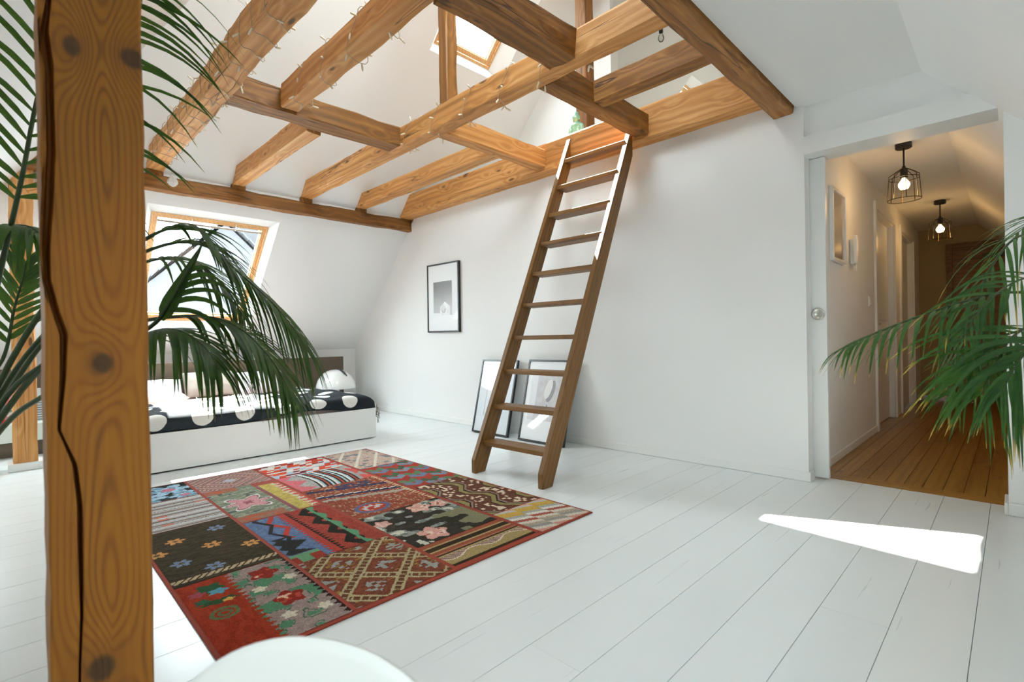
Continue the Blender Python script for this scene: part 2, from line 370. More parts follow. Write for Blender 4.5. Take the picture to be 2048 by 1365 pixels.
# ------------------------------------------------------------------ skylights
def skylight(name, fn, N, wy, depth, fw=0.055, splay=(0.06, 0.06, 0.03, 0.03), rail=False, xdir=True, port=True):
    """wy = opening (a0,a1,b0,b1) on the ceiling plane fn; reveal boards, pine frame, pane, set back along N"""
    a0, a1, b0, b1 = wy; N = Vector(N)
    P = lambda a, b, d=0.0: Vector(fn(a, b))+N*d
    bs = 0.0
    k = depth/abs(N.z)*0  # frame stays square to the slope
    sa0, sa1, sb0, sb1 = splay
    base = (P(a0, b0)+P(a1, b1))/2
    root = sstruct(name, base)
    ia0, ia1, ib0, ib1 = a0+sa0, a1-sa1, b0+sb0, b1-sb1
    o4 = [P(a0, b0), P(a1, b0), P(a1, b1), P(a0, b1)]; i4 = [P(ia0, ib0, depth), P(ia1, ib0, depth), P(ia1, ib1, depth), P(ia0, ib1, depth)]
    for i in range(4):
        mb = MB(); j = (i+1) % 4; mb.add([o4[i], o4[j], i4[j], i4[i]], [(0, 1, 2, 3)]); obj('reveal', mb, 'trim', root, norm=False)
    def bar(p, q, in1, in2, mat, nm, th=0.05, up=0.0):
        mb = MB(); vs = [p, q, in2, in1]; vs = [v+N*up for v in vs]; vs = vs+[v+N*th for v in vs]
        mb.add(vs, [(0,1,2,3), (4,7,6,5), (0,4,5,1), (1,5,6,2), (2,6,7,3), (3,7,4,0)])
        # local X along the bar for the grain
        o = obj(nm, mb, mat, root); return o
    def ring(e0, e1, mat, nm, th, up):
        q = lambda e: [P(ia0+e, ib0+e*.8, depth), P(ia1-e, ib0+e*.8, depth), P(ia1-e, ib1-e*.8, depth), P(ia0+e, ib1-e*.8, depth)]
        a, b = q(e0), q(e1)
        for i in range(4):
            j = (i+1) % 4; bar(a[i], a[j], b[i], b[j], mat, nm, th, up)
    ring(0, fw*0.45, 'win_wood', 'window_frame', 0.08, -0.004)
    ring(fw*0.45+0.004, fw+0.02, 'win_wood', 'sash', 0.05, 0.012)
    ring(fw+0.016, fw+0.03, 'steel', 'glazing_bead', 0.02, 0.04)
    e = fw+0.02; mb = MB(); vs = [P(ia0+e, ib0+e*.8, depth+0.05), P(ia1-e, ib0+e*.8, depth+0.05), P(ia1-e, ib1-e*.8, depth+0.05), P(ia0+e, ib1-e*.8, depth+0.05)]
    mb.add(vs, [(0, 1, 2, 3)]); obj('pane', mb, 'pane', root, norm=False)
    if rail:
        e = fw+0.02; p = P(ia0+e, ib1-e*.8-0.02, depth+0.0); q = P(ia1-e, ib1-e*.8-0.02, depth+0.0)
        mb = MB(); mb.tube([p, q], 0.012, 8); obj('blind_rail', mb, 'steel', root)
        for t in (0.3, 0.72):
            m = p.lerp(q, t); mb = MB(); mb.tube([m-N*0.02, m+Vector((0.05, 0, 0.05))], 0.004, 6); obj('blind_clip', mb, 'steel', root)
    if port:
        c = (P(ia0, ib0, depth+0.12)+P(ia1, ib1, depth+0.12))/2
        ea = (P(a1, b0)-P(a0, b0)); eb = (P(a0, b1)-P(a0, b0)); n = ea.cross(eb)
        if n.dot(N) < 0: ea = -ea
        portal(c, ea, eb, ea.length-0.1, eb.length-0.05)
    return root
skylight('window_1', LO, NL, W1, 0.10, fw=0.036, splay=(0.058, 0.058, 0.077, 0.10), rail=True)
skylight('window_2', UP, NL, W2, 0.10, fw=0.05, splay=(0.075, 0.17, 0.045, 0.10))
skylight('window_3', UP, NL, W3, 0.10, fw=0.06, splay=(0.06, 0.06, 0.03, 0.1))
skylight('added_window_6', RT, NR, FILL_W6, 0.10, fw=0.05, splay=(0.03, 0.03, 0.02, 0.02))  # unseen right-slope skylight, added to brighten the loft
skylight('added_window_4', LO, NL, FILL_W9, 0.10, fw=0.036, splay=(0.03, 0.03, 0.02, 0.02))  # off-view skylight at the far left, added to brighten the bed side
skylight('added_window_5', HP, NH, FILL_H2, 0.10, fw=0.05, splay=(0.03, 0.03, 0.02, 0.02))  # skylight behind the camera, added as fill light

# ------------------------------------------------------------------ floors and skirtings
PW = 0.2055; PX0 = -0.105
mb = MB(); mb.box(-7.35, 1.25, -1.05, YG+0.20, -0.06, -0.018); floor = struct('floor', mb, 'gap')
i0 = -int((7.257+PX0)/PW)-2
xs = [PX0+PW*k for k in range(i0, 8)]
for k in range(len(xs)-1):
    x0, x1 = max(xs[k], -7.257), min(xs[k+1], 1.15)
    if x1-x0 < 0.02: continue
    yend = YG+0.195 if x1 > -1.02 else YG+0.02
    joints = [-0.985, yend]
    if k % 3 == 1: joints = [-0.985, 0.3+0.9*((k*7) % 4), yend]
    for j in range(len(joints)-1):
        mb = MB(); mb.bbox(x0+0.0009, x1-0.0009, joints[j]+0.0005, joints[j+1]-0.0005, -0.018, rnd.uniform(-0.0004, 0.0), 0.0006)
        obj('plank', mb, 'floor', floor)
mb = MB(); mb.box(-1.0, 0.46, YG+0.33, YEND, -0.06, -0.018); hall = struct('floor_hall', mb, 'gap')
HW = 0.0985
for k in range(15):
    x0 = -1.0+HW*k-0.02; x1 = x0+HW; x0 = max(x0, -1.0); x1 = min(x1, 0.45)
    ys = [YG+0.335, 5.2+0.8*((k*5) % 4), YEND]
    for j in range(2):
        me = MB(); L = ys[j+1]-ys[j]; me.bbox(-L/2+0.001, L/2-0.001, -(x1-x0)/2+0.0012, (x1-x0)/2-0.0012, -0.018, rnd.uniform(-0.001, 0.0), 0.0012)
        o = bpy.data.objects.new('plank', me.mesh('plank', [MAT['hall_plank']])); COL.objects.link(o); o.parent = hall
        o.rotation_euler = (0, 0, math.pi/2); o.location = Vector(((x0+x1)/2, (ys[j]+ys[j+1])/2, 0))-hall.location
mb = MB(); mb.box(-7.35, -1.0, YG+0.22, YEND, -0.06, -0.005); struct('floor_next_room', mb, 'hall_plank')
mb = MB(); mb.box(0.46, 1.25, YG+0.2, YEND, -0.06, -0.005); struct('floor_under_eaves', mb, 'hall_plank')
me = MB(); me.bbox(-0.5, 0.5, -0.07, 0.07, -0.03, 0.002, 0.004)
o = bpy.data.objects.new('trim_2', me.mesh('trim_2', [MAT['hall_plank']])); COL.objects.link(o); o.location = (-0.515, YG+0.265, 0); o['kind'] = 'structure'
def skirting(name, poly_pts):
    mb = MB()
    (xa, ya), (xb, yb) = poly_pts
    mb.bbox(min(xa, xb), max(xa, xb), min(ya, yb), max(ya, yb), 0.0, 0.068, 0.006); return struct(name, mb, 'trim')
skirting('baseboard_gable', ((-7.25, YG-0.014), (-0.985, YG-0.0005)))
skirting('baseboard_gable_return', ((-0.9945, YG-0.014), (-0.979, YG+0.09)))
skirting('baseboard_gable_right', ((-0.032, YG-0.014), (1.14, YG-0.0005)))
skirting('baseboard_jamb', ((-0.046, YG-0.014), (-0.0305, YG+0.20)))
skirting('baseboard_hall', ((-0.9995, YG+0.34), (-0.986, 6.22)))
skirting('baseboard_hall_end', ((-0.98, YEND-0.044), (0.44, YEND-0.0305)))

# ------------------------------------------------------------------ timber
def beam(name, label, p0, p1, wy, wz, mat='beam', parent=None, group=None, wob=0.004, cat='beam', seed=None, chamf=0.008):
    """hewn timber from p0 to p1 (centres of its ends), section wy x wz; local X along the grain"""
    p0 = Vector(p0); p1 = Vector(p1); L = (p1-p0).length; T = (p1-p0).normalized()
    rr = random.Random(seed if seed is not None else name+str(p0)); n = max(4, int(L/0.10))
    c = chamf; hw, hz = wy/2, wz/2
    sec = [(-hw+c, -hz), (0, -hz), (hw-c, -hz), (hw, -hz+c), (hw, 0), (hw, hz-c), (hw-c, hz), (0, hz), (-hw+c, hz), (-hw, hz-c), (-hw, 0), (-hw, -hz+c)]
    m = len(sec); drift = [[rr.uniform(-1, 1) for _ in range(m)] for _ in range(n//3+3)]
    vs = []
    for i in range(n+1):
        t = i/n*(len(drift)-1.001); a = int(t); f = t-a; f = f*f*(3-2*f)
        for k, (y, z) in enumerate(sec):
            d = (drift[a][k]*(1-f)+drift[a+1][k]*f)*wob+rr.uniform(-1, 1)*wob*0.22
            s = 1+d/max(hw, hz); vs.append((L*(i/n-0.5), y*s, z*s))
    fs = [(i*m+k, i*m+(k+1) % m, (i+1)*m+(k+1) % m, (i+1)*m+k) for i in range(n) for k in range(m)]
    fs += [tuple(range(m)), tuple(range((n+1)*m-1, n*m-1, -1))]
    mb = MB(); mb.add(vs, fs); me = mb.mesh(name, [MAT[mat]]); fixn(me)
    for pl in me.polygons: pl.use_smooth = len(pl.vertices) == 4 and False
    o = bpy.data.objects.new(name, me); COL.objects.link(o)
    up = Vector((0, 0, 1)) if abs(T.z) < 0.9 else Vector((1, 0, 0))
    Y = up.cross(T).normalized(); Z = T.cross(Y)
    R = Matrix((T, Y, Z)).transposed().to_4x4(); R.translation = (p0+p1)/2
    if parent is not None:
        o.parent = parent; R.translation = R.translation-wloc(parent)
    o.matrix_local = R if parent is not None else R
    if parent is None: o.matrix_world = R; tag(o, label, cat, group)
    return o
JB = 2.64; JH = 0.17; JC = JB+JH/2
PU = thing('purlin', 'dark hewn purlin running under the joist ends above the bed', 'beam', (-5.735, 1.96, 2.46), 'purlins carrying the joists')
beam('timber', None, (-5.735, 0.10, 2.53), (-5.735, YG, 2.53), 0.14, 0.14, 'beam_dark', parent=PU, wob=0.007)
for yb in (1.01, 1.728, 2.435, 3.118, 3.76):
    mb = MB(); mb.bbox(-5.80, -5.672, yb-0.068, yb+0.066, 2.585, 2.648, 0.004); obj('bearing_block', mb, 'beam_dark', PU)
beam('purlin', 'heavy brown purlin carrying joist ends beside the flat white ceiling', (-1.115, 0.02, 2.575), (-1.115, YG-0.005, 2.575), 0.122, 0.13, 'beam_dark', wob=0.006, group='purlins carrying the joists')
beam('joist', 'joist wrapped in many coils of fairy lights', (-5.72, 1.01, JC+0.005), (-1.06, 1.01, JC+0.005), 0.135, JH+.01, wob=0.009, group='joists under the open loft')
beam('joist', 'short joist with a cut free end resting on the dark purlin', (-5.74, 1.728, JC), (-3.87, 1.728, JC), 0.115, JH, group='joists under the open loft')
beam('joist', 'joist ending against the trimmer, two loops of fairy lights on it', (-3.64, 1.455, JC+0.02), (-1.06, 1.455, JC+0.02), 0.125, JH-.01, wob=0.007, group='joists under the open loft')
beam('joist', 'long joist with the post standing on it and fairy lights along its side', (-5.74, 2.435, JC), (-1.06, 2.435, JC), 0.12, JH, group='joists under the open loft')
beam('joist', 'joist meeting the small trimmer near the ladder head', (-5.72, 3.118, JC-0.005), (-3.25, 3.118, JC-0.005), 0.125, JH-0.01, group='joists under the open loft')
beam('joist', 'short joist between the ladder trimmer and the heavy purlin', (-2.10, 2.995, JC+0.005), (-1.06, 2.995, JC+0.005), 0.12, JH-.01, 'beam_dark', group='joists under the open loft')
beam('wall_beam', 'long timber lying along the top of the ladder wall', (-5.70, YG-0.055, 2.745), (-1.05, YG-0.055, 2.745), 0.19, 0.265, wob=0.004)
beam('trimmer', 'dark cracked trimmer between the fairy light joist and the post joist', (-3.745, 1.07, JC+0.005), (-3.745, 2.385, JC+0.005), 0.18, JH-.01, 'beam_dark', wob=0.007, group='trimmers between the joists')
beam('trimmer', 'trimmer left of the ladder head, joined to the wall timber', (-3.235, 2.49, JC+0.005), (-3.235, 3.72, JC+0.005), 0.13, JH, wob=0.004, group='trimmers between the joists')
beam('trimmer', 'trimmer the ladder head leans beside, right of its stile', (-2.135, 2.49, JC-0.005), (-2.135, 3.71, JC-0.005), 0.13, JH-.01, 'beam_dark', wob=0.005, group='trimmers between the joists')
beam('trimmer', 'broad knotty trimmer above the long joist, close to the heavy purlin', (-1.895, 1.50, JC+0.003), (-1.895, 2.38, JC+0.003), 0.19, JH-.005, 'beam_dark', wob=0.008, group='trimmers between the joists')
beam('post', 'slim ridge post standing on the long joist', (-3.07, 2.435, JB+JH-0.01), (-3.07, 2.435, RZ-0.05), 0.105, 0.105, 'beam_dark', cat='post', group='posts in the loft')
beam('post', 'ridge post on the loft floor behind the green statue', (-3.10, 4.24, ZLOFT), (-3.10, 4.24, RZ-0.05), 0.135, 0.135, 'beam_dark', cat='post', group='posts in the loft')
beam('post', 'thick dark timber post far back in the loft', (-2.15, 6.62, ZLOFT), (-2.15, 6.62, CRT+SR*2.15), 0.22, 0.22, 'beam_dark', cat='post', wob=0.012, group='posts in the loft')
# small post with white base
px_ = thing('post', 'brown timber post on a white base block behind the palm', 'post', (-5.79, 0.105, 0))
beam('shaft', None, (-5.79, 0.105, 0.05), (-5.79, 0.105, 2.47), 0.145, 0.145, 'beam', parent=px_, wob=0.005)
beam('brace', None, (-5.755, 0.15, 2.28), (-5.735, 0.50, 2.50), 0.10, 0.10, 'beam', parent=px_)
mb = MB(); mb.bbox(-5.88, -5.70, 0.0, 0.235, 0.0, 0.062, 0.004); obj('base', mb, 'trim', px_)

# big foreground post, carved with its long drying crack
XP = -1.06
knots = [on(205, 727, 0, XP), on(143, 92, 0, XP), on(266, 118, 0, XP), on(203, 1338, 0, XP)]
ksz = [(0.017, 0.020), (0.013, 0.020), (0.022, 0.020), (0.022, 0.026)]
def pillar_mat():
    t = NT('pillar_pine'); tc = t.node('ShaderNodeTexCoord'); sep = t.node('ShaderNodeSeparateXYZ'); t.l.new(tc.outputs['Object'], sep.inputs[0])
    x, y, z = sep.outputs
    wob = t.noise(t.coords(scale=(3, 3, 0.9)), 1.6, 2)
    fine = t.noise(t.coords(scale=(90, 90, 2.0)), 1, 5, 0.3, 0.65)
    yy = t.math('ADD', y, t.math('MULTIPLY', t.math('SUBTRACT', wob, 0.5), 0.045))
    # ring distance from a pith line behind the face: gives tall cathedral arches
    cx = t.math('MULTIPLY_ADD', t.math('SINE', t.math('MULTIPLY', z, 5.1)), 0.020, 0.030)
    rr = t.math('SQRT', t.math('ADD', t.math('POWER', t.math('ABSOLUTE', t.math('SUBTRACT', yy, 0.012)), 2.0), t.math('POWER', t.math('ADD', cx, t.math('MULTIPLY', x, -0.6)), 2.0)))
    ph = t.math('ADD', t.math('MULTIPLY', rr, 760.0), t.math('MULTIPLY', t.noise(t.coords(scale=(20, 20, 1.1)), 1, 3), 7.0)); kmask = None; ring = None
    for (p, (sy, sz)) in zip(knots, ksz):
        dy = t.math('SUBTRACT', y, p.y-PC.y); dz = t.math('SUBTRACT', z, p.z-PC.z)
        far = t.math('ADD', t.math('POWER', t.math('ABSOLUTE', t.math('DIVIDE', dy, sy*1.9)), 2.0), t.math('POWER', t.math('ABSOLUTE', t.math('DIVIDE', dz, sz*3.1)), 2.0))
        e = t.math('EXPONENT', t.math('MULTIPLY', far, -1.0)); ph = t.math('ADD', ph, t.math('MULTIPLY', e, 34.0))
        near = t.math('SQRT', t.math('ADD', t.math('POWER', t.math('ABSOLUTE', t.math('DIVIDE', dy, sy)), 2.0), t.math('POWER', t.math('ABSOLUTE', t.math('DIVIDE', dz, sz)), 2.0)))
        k = t.smooth(near, 0.55, 1.05, 1, 0); kmask = k if kmask is None else t.math('MAXIMUM', kmask, k)
        g = t.smooth(near, 0.9, 2.6, 0.6, 0); ring = g if ring is None else t.math('MAXIMUM', ring, g)
    s = t.math('MULTIPLY_ADD', t.math('SINE', ph), 0.5, 0.5); s = t.math('POWER', s, 2.2)
    vis = t.smooth(t.noise(t.coords(scale=(9, 14, 1.6)), 1, 2), 0.3, 0.7, 0.25, 1.0)
    f = t.math('ADD', t.math('MULTIPLY', t.math('MULTIPLY', s, vis), 0.50), t.math('MULTIPLY', fine, 0.50))
    col = t.ramp(f, [(0.12, lin((164, 104, 14))), (0.45, lin((146, 88, 8))), (0.95, lin((100, 54, 3)))])
    col = t.mix(t.math('MULTIPLY', ring, 0.6), col, lin((118, 68, 14))); inner = t.noise(t.coords(scale=(60, 60, 60)), 1, 2)
    col = t.mix(t.math('MULTIPLY', kmask, 0.88), col, t.mix(inner, lin((40, 26, 8)), lin((78, 50, 22))))
    t.base(col); t.rough(0.55); t.bump(t.math('ADD', t.math('MULTIPLY', s, 0.25), t.math('MULTIPLY', fine, 0.5)), 0.25, 0.003)
    return t.m
yl, yr = 0.043, 0.174
PC = Vector((XP-0.065, (yl+yr)/2, 0))
crk = [(95, -200), (97, 0), (88, 60), (98, 130), (102, 300), (92, 500), (95, 560), (112, 625), (128, 670), (126, 760), (118, 860), (150, 930), (160, 1010), (162, 1120), (164, 1230), (160, 1330), (158, 1600)]
crkp = [on(a, b, 0, XP) for a, b in crk]; cz = [p.z for p in crkp][::-1]; cy = [p.y for p in crkp][::-1]
cw = np.interp
wpx = [(-200, 10), (0, 7), (80, 12), (200, 11), (420, 13), (560, 9), (660, 11), (800, 7), (880, 4), (960, 7), (1100, 8), (1250, 5), (1330, 4), (1600, 3)]
wz_ = [on(100, b, 0, XP).z for a, b in [(0, q[0]) for q in wpx]][::-1]; ww = [q[1]/2*0.0010 for q in wpx][::-1]
ZT = HZ+HS*yl-0.01
nz = 300; rows = []
pr = random.Random(3)
edge = [[pr.uniform(-1, 1) for _ in range(40)] for _ in range(2)]
mb = MB(); cols = 41
for i in range(nz+1):
    z = ZT*i/nz; c = float(np.interp(z, cz, cy)); hw = float(np.interp(z, wz_, ww))
    e = [np.interp(z/ZT*38, range(40), q)*0.0016 for q in edge]
    a, b = yl+e[0], yr+e[1]
    ys = list(np.linspace(a+0.004, c-hw-0.002, 8))+[c-hw, c-hw*0.7, c-hw*0.25, c, c+hw*0.25, c+hw*0.7, c+hw]+list(np.linspace(c+hw+0.002, b-0.004, 26))
    row = []
    for y in ys:
        d = max(0.0, 1-abs(y-c)/hw) if abs(y-c) < hw else 0
        dep = 0.030*min(1, d*2.2)*(1 if hw > 0.0011 else 0.5)
        row.append((XP-dep, y, z))
    row = [(XP-0.13, a, z), (XP-0.004, a, z)]+row+[(XP-0.004, b, z), (XP-0.13, b, z)]
    rows.append(row)
n = len(rows[0]); vs = [p for r_ in rows for p in r_]
fs = [(i*n+k, i*n+(k+1) % n, (i+1)*n+(k+1) % n, (i+1)*n+k) for i in range(nz) for k in range(n)]
fs += [tuple(range(n-1, -1, -1)), tuple(range(nz*n, (nz+1)*n))]
mb.add(vs, fs)
PILM = pillar_mat()
o = obj('timber_post', mb, PILM, origin=PC, norm=False)
tag(o, 'thick knotty timber post with a long drying crack down one face', 'post')

# ------------------------------------------------------------------ ladder
LD = thing('ladder', 'brown wooden loft ladder with flat treads leaning on the wall timber', 'ladder', (-2.57, 2.5, 0))
def stile(x0, x1, dy, ztop):
    k = 0.433; pts = [(2.463+dy, 0.0), (2.463+dy, 0.10), (2.463+dy+k*(ztop-0.03), ztop), (3.678, ztop), (3.678, (3.678-2.565-dy)/k), (2.565+dy, 0.0)]
    L = math.hypot(k*ztop, ztop); ang = math.atan2(1, k); c = (2.463+dy, 0.0)
    def loc(y, z):                      # local X along the stile
        a, b = y-c[0], z; return (a*math.cos(ang)+b*math.sin(ang), -a*math.sin(ang)+b*math.cos(ang))
    poly = [loc(y, z) for y, z in pts]; mb = MB(); n = len(poly); w = (x1-x0)/2
    vs = [(a, -w, b) for a, b in poly]+[(a, w, b) for a, b in poly]
    mb.add(vs, [tuple(range(n)), tuple(range(2*n-1, n-1, -1))]+[(i, i+n, (i+1) % n+n, (i+1) % n) for i in range(n)])
    me = mb.mesh('stile', [MAT['ladder']]); fixn(me)
    bm = bmesh.new(); bm.from_mesh(me); bmesh.ops.bevel(bm, geom=bm.edges[:], offset=0.003, segments=2, affect='EDGES'); bm.to_mesh(me); bm.free()
    o = bpy.data.objects.new('stile', me); COL.objects.link(o); o.parent = LD
    T = Vector((0, math.cos(ang), math.sin(ang))); Z = Vector((0, -math.sin(ang), math.cos(ang))); Y = Z.cross(T)
    R = Matrix((T, Y, Z)).transposed().to_4x4(); R.translation = Vector(((x0+x1)/2, c[0], c[1]))-LD.location; o.matrix_local = R
stile(-2.905, -2.862, 0.0, 2.83); stile(-2.262, -2.218, 0.03, 2.70)
for i in range(10):
    z = 0.215+0.2655*i; y = 2.463+0.015+0.433*z
    hd = min(0.144, 3.670-(y-0.014))/2      # the top tread is cut short against the wall timber
    me = MB(); me.bbox(-0.3125, 0.3125, -0.072, -0.072+2*hd, -0.017, 0.017, 0.004)
    o = bpy.data.objects.new('tread', me.mesh('tread', [MAT['ladder']])); COL.objects.link(o); o.parent = LD
    o.location = Vector((-2.562, y+0.058, z))-LD.location; o.rotation_euler = (0, 0, 0.02+rnd.uniform(-.004, .004))

# ------------------------------------------------------------------ pictures
def art_hut():
    t = NT('print_white_hut_on_grey'); tc = t.node('ShaderNodeTexCoord'); s = t.node('ShaderNodeSeparateXYZ'); t.l.new(tc.outputs['Generated'], s.inputs[0])
    x, y, z = s.outputs
    sky = t.mix(t.smooth(z, 0.0, 1.0), lin((186, 188, 188)), lin((112, 112, 112)))
    n = t.noise(t.coords('Generated', (5, 5, 5)), 1, 3)
    snow = t.math('LESS_THAN', z, t.math('MULTIPLY_ADD', t.smooth(x, 0.1, 0.75), -0.10, t.math('MULTIPLY_ADD', n, 0.06, 0.05)))
    ax = t.math('ABSOLUTE', t.math('SUBTRACT', x, 0.62))
    roof = t.math('MULTIPLY', t.math('LESS_THAN', z, t.math('SUBTRACT', 0.40, t.math('MULTIPLY', ax, 0.52))), t.math('LESS_THAN', ax, 0.26))
    arch = t.math('LESS_THAN', t.math('ADD', t.math('POWER', t.math('MULTIPLY', t.math('ABSOLUTE', t.math('SUBTRACT', x, 0.55)), 6), 2.0), t.math('POWER', t.math('MULTIPLY', t.math('ABSOLUTE', t.math('SUBTRACT', z, 0.17)), 7), 2.0)), 0.6)
    c = t.mix(roof, sky, t.mix(t.smooth(n, 0.3, 0.7), lin((205, 206, 206)), lin((242, 243, 243)))); c = t.mix(t.math('MULTIPLY', arch, t.smooth(n, 0.45, 0.55)), c, lin((186, 187, 187))); c = t.mix(snow, c, lin((232, 234, 235)))
    t.base(c); t.rough(0.4); t.b.inputs['Coat Weight'].default_value = 0.6; t.b.inputs['Coat Roughness'].default_value = 0.02; return t.m
def art_room():
    t = NT('print_pale_room_interior'); tc = t.node('ShaderNodeTexCoord'); s = t.node('ShaderNodeSeparateXYZ'); t.l.new(tc.outputs['Generated'], s.inputs[0])
    x, y, z = s.outputs
    v = t.math('ADD', 0.66, t.math('MULTIPLY', t.math('ABSOLUTE', t.math('SUBTRACT', x, 0.24)), 0.62))
    c = t.mix(t.math('GREATER_THAN', z, v), lin((206, 212, 218)), lin((216, 232, 242)))
    line = t.math('LESS_THAN', t.math('ABSOLUTE', t.math('SUBTRACT', x, 0.25)), 0.006); line = t.math('MULTIPLY', line, t.math('MULTIPLY', t.math('LESS_THAN', z, 0.68), t.math('GREATER_THAN', z, 0.22)))
    c = t.mix(line, c, lin((120, 122, 124)))
    bl = t.math('LESS_THAN', t.math('ADD', t.math('POWER', t.math('MULTIPLY', t.math('ABSOLUTE', t.math('SUBTRACT', x, 0.55)), 4.6), 2.0), t.math('POWER', t.math('MULTIPLY', t.math('ABSOLUTE', t.math('SUBTRACT', z, 0.42)), 6), 2.0)), 0.5)
    c = t.mix(bl, c, lin((150, 152, 154))); fl = t.math('LESS_THAN', z, 0.2); c = t.mix(t.math('MULTIPLY', fl, 0.5), c, lin((220, 222, 225)))
    t.base(c); t.rough(0.4); t.b.inputs['Coat Weight'].default_value = 0.7; t.b.inputs['Coat Roughness'].default_value = 0.02; return t.m
def art_chair():
    t = NT('print_pale_chair_photo'); tc = t.node('ShaderNodeTexCoord'); s = t.node('ShaderNodeSeparateXYZ'); t.l.new(tc.outputs['Generated'], s.inputs[0])
    x, y, z = s.outputs
    n = t.noise(t.coords('Generated', (6, 1, 6)), 1, 3)
    c = t.mix(t.smooth(n, 0.3, 0.7), lin((188, 186, 188)), lin((206, 204, 206)))
    c = t.mix(t.math('LESS_THAN', x, 0.2), c, lin((222, 224, 228)))
    def ell(cx, cz, rx, rz, k=0.0):
        dx = t.math('SUBTRACT', t.math('SUBTRACT', x, cx), t.math('MULTIPLY', t.math('SUBTRACT', z, cz), k))
        return t.math('LESS_THAN', t.math('ADD', t.math('POWER', t.math('DIVIDE', t.math('ABSOLUTE', dx), rx), 2.0), t.math('POWER', t.math('DIVIDE', t.math('ABSOLUTE', t.math('SUBTRACT', z, cz)), rz), 2.0)), 1.0)
    c = t.mix(ell(0.63, 0.60, 0.11, 0.22, 0.25), c, lin((138, 138, 142))); c = t.mix(ell(0.55, 0.64, 0.10, 0.20, 0.25), c, lin((226, 225, 224)))
    c = t.mix(ell(0.46, 0.16, 0.025, 0.15), c, lin((140, 140, 140))); c = t.mix(ell(0.60, 0.18, 0.03, 0.16, -0.3), c, lin((128, 128, 132)))
    c = t.mix(t.math('MULTIPLY', t.math('LESS_THAN', z, 0.12), 0.6), c, lin((214, 214, 216)))
    t.base(c); t.rough(0.4); t.b.inputs['Coat Weight'].default_value = 0.7; t.b.inputs['Coat Roughness'].default_value = 0.02; return t.m
def picture(label, bl, br, up, depth, art, margins, fw=0.018, group=None):
    """bl, br: lower corners of the frame's back; up: vector to the top"""
    bl = Vector(bl); br = Vector(br); up = Vector(up); X = (br-bl); N = X.cross(up).normalized()
    root = thing('framed_picture', label, 'picture', (bl+br)/2, group or 'framed prints by the ladder wall')
    W, Hh = X.length, up.length; x, u = X.normalized(), up.normalized()
    P = lambda a, b, d: bl+x*a+u*b+N*d
    def slab(nm, a0, a1, b0, b1, d0, d1, mat):
        mb = MB(); vs = [P(a, b, d) for d in (d0, d1) for b in (b0, b1) for a in (a0, a1)]
        mb.add(vs, [(0,2,3,1), (4,5,7,6), (0,1,5,4), (1,3,7,5), (3,2,6,7), (2,0,4,6)]); return obj(nm, mb, mat, root)
    slab('frame_side', 0, fw, 0, Hh, 0, depth, 'black_frame'); slab('frame_side', W-fw, W, 0, Hh, 0, depth, 'black_frame')
    slab('frame_rail', fw, W-fw, 0, fw, 0, depth, 'black_frame'); slab('frame_rail', fw, W-fw, Hh-fw, Hh, 0, depth, 'black_frame')
    slab('mat_board', fw, W-fw, fw, Hh-fw, 0.002, depth-0.008, 'mat_board')
    l, r_, b, t_ = margins
    if art: slab('print', W*l, W*r_, Hh*b, Hh*t_, depth-0.008, depth-0.0068, art)
    return root
picture('black framed print of a white peak, hung high on the wall', (-5.29, YG, 1.105), (-4.665, YG, 1.100), (0.004, 0, 0.850), 0.035, art_hut(), (0.2, 0.79, 0.245, 0.735))
# the two leaning frames: feet stand out from the wall, tops touch it
picture('leaning black framed print of an empty pale room, left of the ladder stile', (-4.20, 3.60, 0.0), (-3.655, 3.60, 0.0), (-0.015, 0.195, 0.775), 0.030, art_room(), (0.04, 0.96, 0.03, 0.97))
picture('leaning black framed print of a pale chair, seen through the ladder treads', (-3.50, 3.60, 0.0), (-2.925, 3.60, 0.0), (-0.01, 0.20, 0.785), 0.030, art_chair(), (0.13, 0.85, 0.26, 0.86))

# ------------------------------------------------------------------ bed
BD = thing('bed', 'low white bed with a dark headboard under the skylight', 'bed', (-5.85, 1.6, 0))
BX0, BX1, BY0, BY1, BH = -6.98, -4.72, 0.55, 2.715, 0.312
mb = MB(); mb.bbox(BX1-0.055, BX1, BY0, BY1, 0.012, BH, 0.004); obj('foot_board', mb, 'bed_white', BD)
mb = MB(); mb.bbox(BX0, BX1-0.056, BY1-0.055, BY1, 0.012, BH, 0.004); obj('side_board', mb, 'bed_white', BD)
mb = MB(); mb.bbox(BX0, BX1-0.056, BY0, BY0+0.055, 0.012, BH, 0.004); obj('side_board', mb, 'bed_white', BD)
mb = MB(); mb.bbox(-7.06, -6.985, -0.35, 3.50, 0.02, 0.79, 0.004); obj('headboard', mb, 'headboard', BD)
def cushion(mb, x0, x1, y0, y1, z0, z1, n=14, e=2.6, wr=0.004, seed=1):
    rr = random.Random(seed); ph = [rr.uniform(0, 6) for _ in range(6)]
    vs = []; cx, cy, cz = (x0+x1)/2, (y0+y1)/2, (z0+z1)/2
    for s in (1, -1):
        for i in range(n+1):
            for j in range(n+1):
                a, b = i/n*2-1, j/n*2-1
                h = max(0.0, (1-abs(a)**e)*(1-abs(b)**e))**0.45
                w_ = wr*(math.sin(a*9+ph[0]+b*4)+math.sin(b*11+ph[1]-a*3))*h
                vs.append((cx+a*(x1-x0)/2, cy+b*(y1-y0)/2, cz+s*h*(z1-z0)/2+w_))
    q = (n+1)**2
    for i in range(n):
        for j in range(n):
            a = i*(n+1)+j; f = (a, a+1, a+n+2, a+n+1); mb.f.append(tuple(len(mb.v)+k for k in f)); mb.f.append(tuple(len(mb.v)+q+k for k in f[::-1])); mb.mi += [0, 0]
    mb.v += vs
